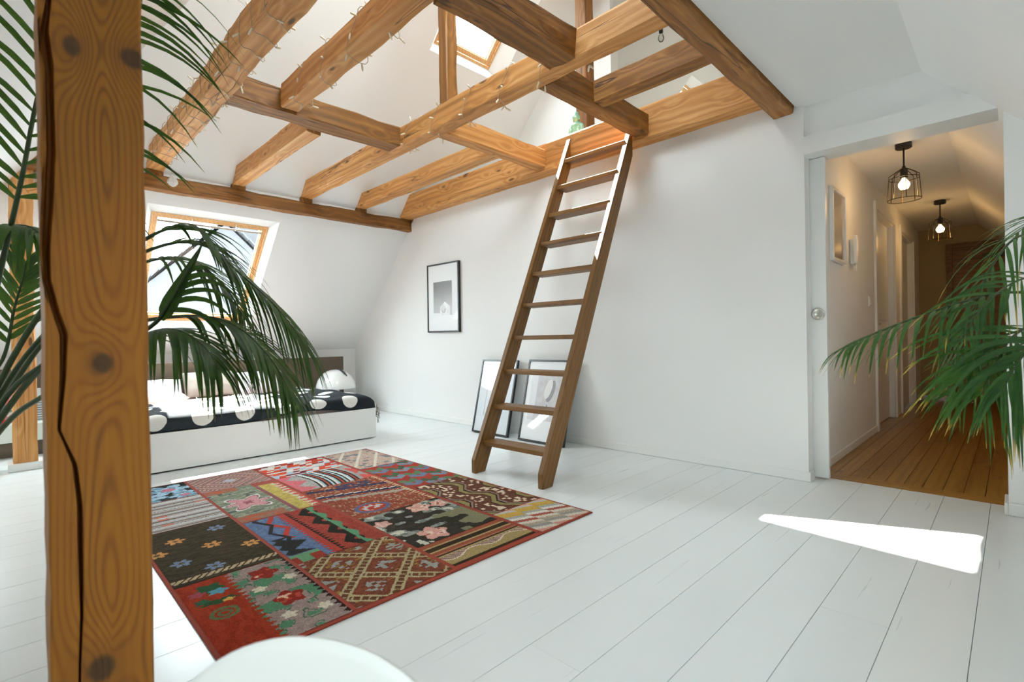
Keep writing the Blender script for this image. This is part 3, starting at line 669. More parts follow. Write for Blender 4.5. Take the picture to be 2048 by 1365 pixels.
mb = MB(); mb.bbox(-6.95, -4.79, 0.62, 2.645, 0.16, 0.372, 0.05); obj('mattress', mb, 'sheet', BD, smooth=True)
# polka dot throw
def dots_mat():
    t = NT('navy_polka_dot_throw'); tc = t.node('ShaderNodeTexCoord'); u = t.node('ShaderNodeSeparateXYZ'); t.l.new(tc.outputs['UV'], u.inputs[0])
    a = t.math('DIVIDE', u.outputs[0], 0.325); b = t.math('DIVIDE', u.outputs[1], 0.27)
    rowi = t.math('FLOOR', b); sh = t.math('MULTIPLY', t.math('MODULO', rowi, 2.0), 0.5)
    fa = t.math('SUBTRACT', t.math('FRACT', t.math('ADD', a, sh)), 0.5); fb = t.math('SUBTRACT', t.math('FRACT', b), 0.5)
    n = t.noise(t.coords(scale=(25, 25, 25)), 1, 2)
    d = t.math('SQRT', t.math('ADD', t.math('POWER', t.math('MULTIPLY', t.math('ABSOLUTE', fa), 0.325), 2.0), t.math('POWER', t.math('MULTIPLY', t.math('ABSOLUTE', fb), 0.27), 2.0)))
    m = t.smooth(t.math('ADD', d, t.math('MULTIPLY', n, 0.008)), 0.080, 0.085, 1, 0)
    rib = t.math('MULTIPLY_ADD', t.math('SINE', t.math('MULTIPLY', u.outputs[1], 420)), 0.5, 0.5)
    c = t.mix(m, t.mix(n, lin((26, 30, 32)), lin((44, 50, 56))), lin((226, 224, 218))); c = t.mix(t.math('MULTIPLY', t.math('MULTIPLY', m, rib), 0.10), c, lin((140, 136, 128)))
    hem = t.math('GREATER_THAN', 0.03, u.outputs[1]); c = t.mix(hem, c, lin((150, 144, 136)))
    t.base(c); t.rough(0.92); t.bump(rib, 0.15, 0.004); t.b.inputs['Sheen Weight'].default_value = 0.02; t.b.inputs['Specular IOR Level'].default_value = 0.15; return t.m
DOT = dots_mat()
TB = thing('throw_blanket', 'dark polka dot throw blanket with fringed end spread on the bed', 'blanket', (-5.4, 1.6, 0.38))
def blanket():
    # u along y (bed width), v from the front hem backwards
    nu, nv = 96, 60; y0, y1 = 0.66, 2.72; vs = []; uv = []
    rr = random.Random(5); ph = [rr.uniform(0, 6.28) for _ in range(8)]
    for j in range(nv+1):
        for i in range(nu+1):
            s = i/nu; t = j/nv; v = t*1.35; y = y0+(y1-y0)*s
            wave = 0.010*math.sin(s*23+ph[0]+t*3)+0.008*math.sin(s*41+ph[1]-t*6)+0.008*math.sin(t*17+ph[2]+s*5)
            # hem hangs at the front, rounds over the mattress edge, lies flat behind
            if v < 0.085: x = -4.742-0.006*math.sin(s*19+ph[3]); z = 0.318+v*0.95+0.022*math.sin(s*5.2+ph[4])*(1-v/0.085)+0.012*math.sin(s*12)*(1-v/0.085)
            else:
                k = v-0.085; a = min(1, k/0.10); x = -4.742-(k*0.98 if k > 0.10 else 0.098*(1-math.cos(a*1.57))+0.0); z = 0.399+0.035*math.sin(a*1.57)+wave*min(1, k/0.12)*0.7
            edge = max(0, (y-2.59)/0.13)
            if edge > 0:
                y = 2.59+0.135*math.sin(min(1, edge)*1.45); z -= 0.085*(1-math.cos(min(1, edge)*1.5))
            z += 0.016*math.exp(-((s-0.87)/0.09)**2)*min(1, v/0.1)
            vs.append((x, y, z)); uv.append((y0+(y1-y0)*s, v+0.035))
    fs = [(j*(nu+1)+i, j*(nu+1)+i+1, (j+1)*(nu+1)+i+1, (j+1)*(nu+1)+i) for j in range(nv) for i in range(nu)]
    mb = MB(); mb.add(vs, fs); me = mb.mesh('cloth', [DOT], True, TB.location); l = me.uv_layers.new(name='UVMap')
    for lp in me.loops: l.data[lp.index].uv = uv[lp.vertex_index]
    o = bpy.data.objects.new('cloth', me); o.parent = TB; COL.objects.link(o)
    sm = o.modifiers.new('thickness', 'SOLIDIFY'); sm.thickness = 0.008; sm.offset = 1
    mb = MB(); rr = random.Random(11)
    for j in range(0, nv+1):
        for q in range(2):
            p = Vector(vs[j*(nu+1)+nu])+Vector((rr.uniform(-.012, .012), 0.0, 0)); d = Vector((rr.uniform(-.02, .02), rr.uniform(0.012, 0.035), -rr.uniform(0.05, 0.10)))
            mb.tube([p, p+Vector((d.x*0.5, 0.022, d.z*0.25)), p+d], [0.005, 0.004, 0.003], 4)
    f = obj('fringe', mb, plain('grey_fringe', lin((150, 146, 136)), 0.9), TB); f['kind'] = 'stuff'
    mb = MB()
    for i in range(0, nu+1):
        p = Vector(vs[nv*(nu+1)+i]); d = Vector((-rr.uniform(0.02, 0.05), rr.uniform(-.01, .01), rr.uniform(-0.01, 0.02)))
        mb.tube([p, p+d], [0.004, 0.002], 4)
    f = obj('fringe', mb, plain('white_fringe', lin((214, 212, 206)), 0.9), TB); f['kind'] = 'stuff'
blanket()
for nm, lab, m, b, ry in (('pillow', 'white pillow leaning on the headboard beside the post', 'pillow', (-6.9, -6.62, 0.72, 1.42, 0.34, 0.62), 0.5),
                      ('pillow', 'pale pink pillow lying in front of the white pillow', 'sheet', (-6.66, -6.30, 0.80, 1.40, 0.36, 0.50), 0.2),
                      ('pillow', 'grey cushion standing between the white pillows', 'greypillow', (-6.93, -6.72, 1.45, 2.0, 0.37, 0.69), 0),
                      ('pillow', 'white pillow leaning on the headboard beside the dome lamp', 'pillow', (-6.9, -6.66, 2.02, 2.56, 0.36, 0.66), 0.5)):
    mb = MB(); x0, x1, y0, y1, z0, z1 = b; cx, cy, cz = (x0+x1)/2, (y0+y1)/2, (z0+z1)/2; h = (z1-z0)/2; th = (x1-x0)/2
    if ry or nm: cushion(mb, -h if ry != 0.2 else -th, h if ry != 0.2 else th, y0-cy, y1-cy, -th*0.8 if ry != 0.2 else -h, th*0.8 if ry != 0.2 else h, seed=len(lab))
    if ry != 0.2:
        a = math.radians(62); mb.v = [(cx-(x*math.cos(a))+z*math.sin(a), cy+y, cz+x*math.sin(a)+z*math.cos(a)) for x, y, z in mb.v]
    else: mb.v = [(cx+x, cy+y, cz+z) for x, y, z in mb.v]
    o = obj(nm, mb, m, smooth=True); tag(o, lab, 'pillow', 'pillows on the bed')
# dome lamp on a bedside stool
ST = thing('bedside_stool', 'low white bedside stool beside the bed under the dome lamp', 'stool', (-6.72, 3.25, 0))
mb = MB(); mb.lathe([(0.0, 0.24), (0.19, 0.24), (0.20, 0.25), (0.20, 0.268), (0.19, 0.275), (0.0, 0.275)], (-6.72, 3.25, 0), 28); obj('seat', mb, 'bed_white', ST, smooth=False)
for k in range(3):
    a = 2.1*k; mb = MB(); mb.tube([(-6.72+0.12*math.cos(a), 3.25+0.12*math.sin(a), 0.242), (-6.72+0.18*math.cos(a), 3.25+0.18*math.sin(a), 0)], 0.014, 8); obj('leg', mb, 'bed_white', ST)
DL = thing('dome_lamp', 'white dome shaped table lamp beside the headboard end', 'lamp', (-6.72, 3.25, 0.275))
mb = MB(); prof = [(0.262, 0.085), (0.268, 0.10), (0.262, 0.14), (0.242, 0.20), (0.205, 0.26), (0.15, 0.31), (0.085, 0.338), (0.0, 0.348), (0.0, 0.338), (0.08, 0.328), (0.145, 0.30), (0.195, 0.252), (0.232, 0.195), (0.252, 0.13), (0.256, 0.09), (0.262, 0.085)]
mb.lathe(prof, (-6.72, 3.25, 0.275), 40); obj('shade', mb, 'opal', DL, smooth=True)
mb = MB(); mb.tube([Vector((-6.49, 3.30, 0.275+0.262)), Vector((-6.55, 3.29, 0.275+0.30)), Vector((-6.62, 3.28, 0.275+0.332)), Vector((-6.70, 3.26, 0.275+0.350))], [0.006, 0.015, 0.018, 0.010], 8); obj('vent_slot', mb, 'black', DL)
mb = MB(); mb.lathe([(0.0, 0), (0.11, 0), (0.115, 0.012), (0.05, 0.03), (0.035, 0.09), (0.03, 0.20), (0.0, 0.20)], (-6.72, 3.25, 0.275), 24); obj('base', mb, 'opal', DL, smooth=True)

# low bench with books behind the small post
BN = thing('low_bench', 'low pale bench over dark-painted recess shade behind the timber post', 'bench', (-6.6, -0.15, 0))
mb = MB(); mb.bbox(-6.95, -6.42, -0.75, 0.45, 0.14, 0.30, 0.006); obj('body', mb, plain('pale_green_lacquer', lin((206, 216, 210)), 0.35), BN)
mb = MB(); mb.box(-6.90, -6.48, -0.70, 0.40, 0.0, 0.139); obj('plinth', mb, 'headboard', BN)  # block coloured dark brown to stand for the shade under the bench
def cover_mat():
    t = NT('colourful_book_cover'); v = t.node('ShaderNodeTexVoronoi'); t.l.new(t.coords('Generated', (1, 4, 5)), v.inputs['Vector']); v.inputs['Scale'].default_value = 1.2
    c = t.node('ShaderNodeSeparateColor'); t.l.new(v.outputs['Color'], c.inputs[0])
    t.base(t.ramp(c.outputs[0], [(0.0, lin((225, 222, 212))), (0.35, lin((196, 72, 50))), (0.55, lin((216, 170, 90))), (0.7, lin((90, 140, 130))), (0.9, lin((228, 226, 220)))])); t.rough(0.3); return t.m
def leanbook(lab, y0, y1, x, h, th, mat, tilt=0.12, nm='book'):
    mb = MB(); vs = []
    for a in (0, th):
        for (y, z) in ((y0, 0), (y1, 0), (y1, h), (y0, h)): vs.append((x+a-z*tilt, y, 0.30+z))
    mb.add(vs, [(0,1,2,3), (4,7,6,5), (0,4,5,1), (1,5,6,2), (2,6,7,3), (3,7,4,0)]); tag(obj(nm, mb, mat), lab, 'book', 'books on the low bench')
leanbook('large book with red and green cover leaning on the low bench', -0.20, 0.11, -6.66, 0.30, 0.02, cover_mat())
def stripe_cover():
    t = NT('grey_lined_book_cover'); s = t.node('ShaderNodeSeparateXYZ'); tc = t.node('ShaderNodeTexCoord'); t.l.new(tc.outputs['Generated'], s.inputs[0])
    f = t.math('GREATER_THAN', t.math('FRACT', t.math('MULTIPLY', s.outputs[2], 14)), 0.45); m = t.math('MULTIPLY', f, t.math('LESS_THAN', s.outputs[2], 0.7))
    t.base(t.mix(m, lin((196, 200, 200)), lin((104, 116, 126)))); t.rough(0.35); return t.m
leanbook('grey book with lined cover leaning at the bench end', 0.135, 0.265, -6.60, 0.31, 0.02, stripe_cover())
tag(obj('small_bowl', (lambda m: (m.lathe([(0.02, 0), (0.04, 0.004), (0.075, 0.04), (0.072, 0.042), (0.035, 0.01), (0.0, 0.008)], (-6.50, -0.06, 0.30), 20), m)[1])(MB()), plain('red_glaze', lin((190, 40, 30)), 0.25), smooth=True), 'small red bowl on the low bench', 'bowl')

# ------------------------------------------------------------------ rug
def rug():
    X0, X1, Y0, Y1 = -4.285, -1.715, 0.455, 2.355; R = np.random.RandomState(4)
    root = thing('patchwork_rug', 'patchwork kilim rug of many patterned patches in reds and browns', 'rug', ((X0+X1)/2, (Y0+Y1)/2, 0))
    red = plain('rug_red_border', lin((140, 50, 28)), 0.95, noise=0.3, nscale=300, bump=0.4)
    mb = MB(); mb.bbox(X0, X1, Y0, Y1, 0.0, 0.007, 0.003); obj('backing', mb, red, root)
    t = NT('woven_wool'); a = t.node('ShaderNodeVertexColor'); a.layer_name = 'weave'
    n = t.noise(t.coords(scale=(500, 160, 100)), 1, 2); t.base(t.mix(t.smooth(n, 0.25, 0.75), t.mix(0.35, a.outputs[0], (0, 0, 0)), a.outputs[0])); t.rough(0.95); t.bump(n, 0.4, 0.002)
    t.b.inputs['Specular IOR Level'].default_value = 0.08; WM = t.m
    C = lambda *c: np.array(lin(c))
    def where(m, a, b): return np.where(m[..., None], a, b)
    def cells(u, v, su, sv, seed):
        """hash of blocky cells -> 0..1"""
        iu = np.floor(u/su).astype(int); iv = np.floor(v/sv).astype(int); h = np.sin(iu*127.1+iv*311.7+seed*17.3)*43758.5; return h-np.floor(h)
    def vn(u, v, s, seed):
        a = u/s; b = v/s; i = np.floor(a).astype(int); j = np.floor(b).astype(int); f = a-i; g = b-j; f = f*f*(3-2*f); g = g*g*(3-2*g)
        H = lambda p, q: (lambda h: h-np.floor(h))(np.sin(p*127.1+q*311.7+seed*7.7)*43758.5)
        return (H(i, j)*(1-f)+H(i+1, j)*f)*(1-g)+(H(i, j+1)*(1-f)+H(i+1, j+1)*f)*g
    tri = lambda x: np.abs((x % 1.0)-0.5)*2
    def teeth(u, v, w, n): return u < w*tri(v*n)
    def blob(u, v, cu, cv, ru, rv, seed, amp=0.35):
        th = np.arctan2((v-cv)/rv, (u-cu)/ru); d = np.hypot((u-cu)/ru, (v-cv)/rv); return d < 1-amp*(0.5+0.5*np.sin(th*5+seed))
    def flower(col, u, v, cu, cv, r, c1, c2):
        th = np.arctan2(v-cv, u-cu); d = np.hypot(u-cu, v-cv); pet = d < r*(0.45+0.55*np.abs(np.cos(th*3))); col = where(pet, c1, col); return where(d < r*0.28, c2, col)
    def rose(col, u, v, cu, cv, r, c1, c2, c3, seed):
        col = where(blob(u, v, cu, cv, r, r*1.1, seed, 0.3), c1, col); n = vn(u, v, r*0.32, seed); ins = np.hypot(u-cu, v-cv) < r*0.72
        col = where(ins & (n > 0.55), c2, col); return where(ins & (n > 0.78), c3, col)
    def A1(u, v, W, L):
        c = where(vn(u, v, .02, 1) > .5, C(42, 46, 44), C(54, 58, 54))
        for cu, cv, r in ((.30, .16, .15), (.14, .33, .13), (.36, .36, .10), (.08, .10, .10)):
            c = flower(c, u, v, cu, cv, r, np.where((vn(u, v, .02, 3) > .5)[..., None], C(168, 198, 220), C(120, 158, 176)), C(196, 120, 140))
        return c
    def A2(u, v, W, L):
        k = (np.floor(v/.021)).astype(int); pal = np.array([C(172, 160, 152), C(150, 132, 126), C(188, 186, 182), C(162, 128, 118), C(132, 116, 110), C(178, 168, 160), C(196, 196, 194), C(146, 128, 120)])
        c = pal[(k*5+k*k) % 8]; cord = ((v % .105) < .012) & (((u+v*1.5) % .02) < .011); c = where(cord, C(70, 62, 60), c)
        sp = (cells(u, v, .06, .03, 2) > .93); return where(sp, C(200, 120, 100), c)
    def A3(u, v, W, L):
        c = where(vn(u*.3, v, .008, 3) > .5, C(58, 48, 32), C(72, 60, 42))
        for i, (cu, cv) in enumerate(((.12, .2), (.32, .14), (.24, .38), (.08, .52), (.38, .5), (.18, .66), (.02, .34))): c = flower(c, u, v, cu, cv, .045, (C(206, 146, 84), C(120, 134, 160))[i % 2], C(90, 80, 60))
        band = (v > L-.07) & (v < L-.035); return where(band & (((u*1.0+v*.8) % .03) < .02), C(196, 172, 138), c)
    def A4(u, v, W, L):
        c = where(vn(u, v*.3, .012, 2) > .5, C(150, 46, 20), C(160, 54, 26))
        for cu, cv, ru, rv, col in ((.10, .09, .06, .05, C(46, 84, 50)), (.05, .12, .035, .03, C(160, 70, 80)), (.12, .14, .04, .03, C(90, 150, 170)), (.05, .20, .03, .03, C(50, 96, 64)), (.10, .23, .075, .025, C(44, 78, 44)), (.13, .24, .025, .015, C(200, 160, 80))):
            c = where(blob(u, v, cu, cv, ru, rv, cu*90), col, c)
        d = np.hypot((u-.09)/.05, (v-.34)/.05); c = where(np.abs(d-.85) < .16, C(96, 110, 70), c); c = where(np.abs(d-.4) < .12, C(90, 106, 70), c)
        return c
    def A5(u, v, W, L):
        c = where(vn(u, v, .015, 5) > .5, C(150, 130, 124), C(160, 140, 132)); n = vn(u, v, .045, 8); c = where(n > .66, C(84, 132, 98), c); c = where((n > .56) & (n <= .61), C(64, 104, 82), c)
        for cu, cv in ((.13, .11), (.13, .40)): c = rose(c, u, v, cu, cv, .062, C(140, 40, 28), C(180, 70, 50), C(226, 190, 160), 3+cv*9)
        for cu, cv in ((.07, .25), (.20, .22), (.08, .53), (.20, .56)): c = where(blob(u, v, cu, cv, .03, .03, cu*70), C(216, 206, 182), c); 
        c = where(teeth(u, v, .03, 26), C(156, 54, 26), c); return where(teeth(W-u, v, .024, 26), C(48, 30, 24), c)
    def B1(u, v, W, L):
        d = (np.abs(u-W/2)/W+np.abs(v-L/2)/L); k = np.floor(d*14).astype(int); pal = np.array([C(176, 140, 130), C(150, 112, 108), C(188, 160, 140), C(140, 110, 110)]); c = pal[k % 4]
        c = where((k % 4 == 2) & (((u+v) % .04) < .014), C(110, 84, 78), c); return where(d < .12, C(176, 176, 184), c)
    def B2(u, v, W, L):
        n = vn(u*.5, v, .02, 4); c = where(n > .5, C(150, 154, 134), C(124, 130, 112)); c = where(n > .78, C(92, 100, 92), c)
        ends = (v < .09) & (u < .2) | (v > L-.12) & (u < .26); c = where(ends, np.where((n > .5)[..., None], C(180, 96, 70), C(150, 110, 90)), c)
        th = np.arctan2((v-.42)*1.2, u-.15); d = np.hypot(u-.15, (v-.42)/1.25); r = .12*(.75+.25*np.cos(th*6)); c = where(d < r*1.25, C(216, 210, 206), c); c = where(d < r*1.1, C(120, 84, 92), c); c = where(d < r, C(204, 146, 150), c); return where(d < r*.3, C(150, 90, 100), c)
    def B3(u, v, W, L):
        c = where(vn(u, v, .015, 4) > .5, C(196, 176, 96), C(182, 160, 84)); c = where(u < .018, C(140, 96, 104), c); e = W*.5+.03*vn(u, v, .02, 9)+.02*tri(v*18); c = where(u > e, C(206, 200, 180), c); return where(u > e+.045*tri(v*16+.3), C(196, 96, 80), c)
    def B4(u, v, W, L):
        c = where(vn(u, v, .012, 2) > .5, C(104, 124, 158), C(92, 112, 146)); k = v*4.2
        c = where((u > .02) & (np.abs(u-.09-.06*tri(k)) < .016) & (v < L*.55), C(176, 64, 54), c); c = where((np.abs(u-.05-.05*tri(k+.4)) < .012) & (v < L*.6), C(50, 48, 50), c)
        c = where((v > L*.5) & (v < L*.85) & (u < .06+.09*tri(k*1.5)) & (u > .03*tri(k*3)), C(46, 44, 42), c); c = where((v > L*.86) & (u < .14), C(104, 150, 112), c); c = where((v > L*.9) & (tri(u*9) > .5), C(150, 56, 40), c)
        return where(W-u < .03+.025*tri(v*28), C(172, 66, 54), c)
    def B5(u, v, W, L):
        c = where(vn(u, v, .012, 2) > .5, C(160, 70, 56), C(150, 62, 50)); k = v*5.4; z = tri(k)
        c = where(np.abs(u-.075-.06*z) < .028, C(40, 36, 28), c); c = where(np.abs(u-.145+.03*z) < .014, C(46, 40, 32), c); c = where(np.abs(u-.13-.02*z) < .010+.012*z*(z > .5), C(92, 146, 110), c); return where(teeth(u, v, .03, 30), C(40, 36, 28), c)
    def B6(u, v, W, L):
        n = cells(u, v, .018, .008, 3); c = where(n > .5, C(132, 70, 48), C(112, 62, 44)); c = where((n > .72) & (vn(u, v, .08, 2) > .5), C(150, 120, 60), c)
        a = ((u-v*.95) % .27)-.135; b = ((u+v*.95) % .27)-.135
        for q, w in ((a, b), (b, a)):
            c = where(np.abs(q) < .034, C(102, 64, 40), c); c = where((np.abs(np.abs(q)-.026) < .008), C(178, 164, 126), c); c = where((np.abs(q) < .02) & ((w % .045) < .01), C(176, 160, 122), c)
        m = (np.abs(a) > .08) & (np.abs(b) > .08) & (cells(u, v, .022, .016, 8) > .45); return where(m, C(152, 154, 148), c)
    def C1(u, v, W, L):
        n = cells(u+v*.4, v, .05, .035, 2); pal = np.array([C(208, 84, 58), C(222, 214, 206), C(168, 188, 198), C(196, 70, 50), C(120, 50, 62), C(214, 206, 198), C(178, 196, 206)]); return pal[(n*6.99).astype(int)]
    def C2(u, v, W, L):
        c = where(vn(u, v, .012, 2) > .5, C(176, 170, 164), C(160, 154, 150)); uu = u-.03*np.sin(v*7); k = np.floor((uu-.13)/.0145).astype(int); pal = np.array([C(48, 46, 44), C(226, 224, 216), C(168, 190, 196), C(40, 38, 38), C(170, 84, 66), C(52, 48, 46), C(184, 200, 204)])
        c = where((uu > .13) & (uu < .42), pal[k % 7], c); c = where((uu < .12) & (tri(v*5)*.1 > uu-.01), C(206, 110, 116), c); return where((uu > .45) & (tri(v*4+.3)*.11 > uu-.44), C(204, 92, 84), c)
    def C3(u, v, W, L):
        n = cells(u, v, .009, .02, 3); c = where(n > .5, C(156, 82, 60), C(136, 70, 52)); c = where(n > .86, C(176, 150, 120), c); st = np.floor(u/.055)*.04
        for o_, cc in ((.06, C(60, 58, 84)), (.22, C(58, 56, 80)), (.30, C(170, 160, 146))): c = where(np.abs(v-o_-st*.45) < .022, cc, c)
        c = where((np.abs(v-.22-st*.45+.026) < .006), C(226, 220, 210), c); d = np.hypot((u-.16)/.11, (v-.62)/.09); c = where(d < 1, C(96, 104, 134), c); c = where(d < .75, C(176, 70, 50), c); c = where((d < .6) & (cells(u, v, .02, .015, 7) > .5), C(190, 190, 190), c)
        c = where((np.abs(u-.32) < .12) & (np.abs(v-.10) < .06) & (cells(u, v, .03, .02, 4) > .35), C(70, 68, 92), c); return where((W-u < .03) & ((v % .035) < .018), C(222, 190, 150), c)
    def C4(u, v, W, L):
        c = where(vn(u*.3, v, .01, 2) > .5, C(62, 56, 46), C(52, 48, 40)); n = vn(u, v, .055, 12); n2 = vn(u, v, .02, 5)
        c = where((n > .55) & (v < L*.72), np.where((n2 > .5)[..., None], C(150, 154, 144), C(118, 124, 116)), c); c = where((n > .74) & (n2 > .4), C(206, 204, 186), c); c = where((u > .3) & (v > L*.45) & (n > .4), C(132, 128, 98), c)
        for cu, cv, r in ((.34, .08, .075), (.47, .10, .06), (.17, .46, .085), (.05, .16, .05)): c = rose(c, u, v, cu, cv, r, C(214, 160, 146), C(232, 200, 186), C(170, 96, 84), cu*31)
        return c
    def C5(u, v, W, L):
        b = [(.03, C(150, 84, 58)), (.045, C(176, 150, 104)), (.055, C(52, 40, 28)), (.085, C(60, 46, 30)), (.10, C(176, 152, 108)), (.125, C(150, 82, 58)), (.14, C(170, 110, 80)), (.152, C(58, 44, 30)), (.162, C(172, 150, 104))]
        c = np.zeros(u.shape+(3,))+C(140, 110, 100)
        for lim, cc in b[::-1]: c = where(v < lim, cc, c)
        m = v > .162; s = .195+.022*np.sin(u*26); c = where(m & (v > s), C(166, 144, 96), c); c = where(m & (np.abs(v-s) < .004), C(226, 206, 186), c); c = where(m & (v <= s) & (((u*1.2-v) % .03) < .008), C(214, 190, 170), c); return where(v > L-.018, C(60, 46, 30), c)
    def D1(u, v, W, L):
        c = where(cells(u, v, .012, .012, 3) > .5, C(196, 178, 160), C(182, 160, 146)); a = (u+v*.62) % .17; b = (u-v*.62) % .17; c = where(cells(u, v, .05, .04, 8) > .8, C(128, 128, 132), c); c = where(b < .02, C(206, 156, 144), c); return where(a < .028, C(214, 208, 192), c)
    def D2(u, v, W, L):
        s = v+.05*tri(u*7); k = np.floor(s/.075).astype(int); pal = np.array([C(160, 60, 48), C(92, 124, 92), C(110, 124, 148), C(160, 66, 52), C(76, 100, 76), C(128, 140, 156)]); c = pal[(k+(np.floor(u/.14)).astype(int)*2) % 6]; return where(((s % .075) < .02) & (tri(u*14) > .55), C(172, 66, 52), c)
    def D3(u, v, W, L):
        n = cells(u, v, .012, .01, 3); c = where(n > .5, C(112, 70, 54), C(98, 62, 48)); k = u+.075*np.clip(tri(v*3.1)*1.8-.4, 0, 1); a = k % .215
        c = where(a < .05, C(150, 136, 88), c); c = where((np.abs(a-.05) < .006) | (a < .006), C(52, 44, 36), c); c = where((np.abs(a-.066) < .008), C(150, 128, 116), c)
        return where((a > .09) & (a < .19) & (cells(u, v, .02, .024, 5) > .72), C(226, 206, 180), c)
    def D4(u, v, W, L):
        s = v-.05*((u*7.5) % 1.0); k = np.floor((s+.06)/.035).astype(int); pal = np.array([C(214, 150, 132), C(196, 190, 182), C(204, 166, 84), C(196, 162, 78), C(168, 168, 160), C(222, 216, 206), C(164, 92, 76), C(214, 204, 186), C(176, 160, 140), C(150, 148, 142), C(210, 196, 180), C(206, 146, 130), C(180, 176, 170)]); return pal[k % 13]
    g = 0.008
    P = [(A1, -4.27, -3.84, .465, .895), (A2, -3.84, -3.21, .465, .895), (A3, -3.21, -2.42, .465, .895), (A4, -2.42, -1.73, .465, .655), (A5, -2.42, -1.73, .640, .895),
         (B1, -4.27, -3.83, .905, 1.36), (B2, -3.83, -3.025, .905, 1.205), (B3, -3.75, -3.03, 1.205, 1.36), (B4, -3.02, -2.28, .905, 1.125), (B5, -3.02, -2.28, 1.125, 1.36), (B6, -2.28, -1.735, .905, 1.36),
         (C1, -4.27, -3.82, 1.375, 1.91), (C2, -3.82, -3.36, 1.375, 1.91), (C3, -3.36, -2.60, 1.375, 1.91), (C4, -2.60, -2.03, 1.375, 1.91), (C5, -2.03, -1.745, 1.375, 1.91),
         (D1, -4.265, -3.60, 1.93, 2.34), (D2, -3.60, -2.88, 1.93, 2.34), (D3, -2.88, -2.10, 1.93, 2.34), (D4, -2.10, -1.725, 1.93, 2.34)]
    for fn, xa, xb, ya, yb in P:
        gl = 0.0 if fn in (A5, B5) else g/2
        xa += g/2; xb -= g/2; ya += gl; yb -= (0.015 if fn is A4 else (0 if fn is B4 else g/2))
        W, L = yb-ya, xb-xa; nu, nv = int(W/0.0055), int(L/0.0065)
        uu, vv = np.meshgrid((np.arange(nu)+.5)*W/nu, (np.arange(nv)+.5)*L/nv)
        col = fn(uu, vv, W, L)*np.clip(1+R.normal(0, .09, uu.shape), .7, 1.3)[..., None]
        gx, gy = np.meshgrid(np.linspace(ya, yb, nu+1), np.linspace(xa, xb, nv+1))
        rag = (np.abs(R.normal(0, 1, gx.shape))*0.0)
        ver = np.stack([gy, gx, np.full(gx.shape, 0.0085)+R.uniform(-.0004, .0004, gx.shape)], -1).reshape(-1, 3)-np.array(root.location)
        idx = np.arange((nv+1)*(nu+1)).reshape(nv+1, nu+1); q = np.stack([idx[:-1, :-1], idx[1:, :-1], idx[1:, 1:], idx[:-1, 1:]], -1).reshape(-1, 4)
        me = bpy.data.meshes.new('patch'); me.vertices.add(len(ver)); me.vertices.foreach_set('co', ver.ravel())
        me.loops.add(q.size); me.loops.foreach_set('vertex_index', q.ravel()); me.polygons.add(len(q)); me.polygons.foreach_set('loop_start', np.arange(0, q.size, 4)); me.polygons.foreach_set('loop_total', np.full(len(q), 4))
        me.update(calc_edges=True); me.validate()
        ca = me.color_attributes.new('weave', 'FLOAT_COLOR', 'CORNER'); cc = np.ones((len(q), 4, 4)); cc[..., :3] = col.reshape(-1, 1, 3); ca.data.foreach_set('color', cc.ravel())
        # normals must point up
        if me.polygons[0].normal.z < 0: me.flip_normals()
        me.materials.append(WM); o = bpy.data.objects.new('patch', me); o.parent = root; COL.objects.link(o)
    return root
rug()

# ------------------------------------------------------------------ palms
def spline(pts, n):
    pts = [Vector(p) for p in pts]; P = [pts[0]*2-pts[1]]+pts+[pts[-1]*2-pts[-2]]; out = []; m = len(pts)-1
    for i in range(n+1):
        t = i/n*m; k = min(int(t), m-1); f = t-k; a, b, c, d = P[k:k+4]
        out.append(0.5*((2*b)+(c-a)*f+(2*a-5*b+4*c-d)*f*f+(3*b-a-3*c+d)*f**3))
    return out
def leaflet(P, T, side, L, Wd, ang, droop, lift, mat, parent, rr):
    d = (T*math.cos(ang)+side*math.sin(ang)+Vector((0, 0, lift))).normalized(); n = 9; pts = [P.copy()]; step = L/n; dirs = []
    for i in range(n):
        s = (i+0.5)/n; dd = (d+Vector((0, 0, -1))*droop*(s**1.5)*2.0).normalized(); dirs.append(dd); pts.append(pts[-1]+dd*step)
    dirs.append(dirs[-1]); vs = []; al = []
    wv = (T-dirs[0]*T.dot(dirs[0])).normalized()
    for i in range(n+1):
        s = i/n; wv = (wv-dirs[i]*wv.dot(dirs[i])).normalized(); nn = dirs[i].cross(wv)
        w_ = Wd*0.5*min(1.0, 0.25+s*5)*(max(0.0, 1-s)**0.75)*(1.12 if s < .5 else 1.0)+0.0004
        vs += [Vector((q_.x, q_.y, min(q_.z, HZ+HS*q_.y-0.012))) for q_ in (pts[i]-wv*w_, pts[i]-nn*w_*0.28, pts[i]+wv*w_)]; al += [s]*3
    fs = []
    for i in range(n):
        a = i*3; fs += [(a, a+1, a+4, a+3), (a+1, a+2, a+5, a+4)]
    mb = MB(); mb.add(vs, fs); me = mb.mesh('leaflet', [MAT[mat]], True, wloc(parent))
    ca = me.color_attributes.new('along', 'FLOAT_COLOR', 'POINT'); ca.data.foreach_set('color', np.repeat(np.array(al), 4).astype(np.float32))
    o = bpy.data.objects.new('leaflet', me); o.parent = parent; COL.objects.link(o)
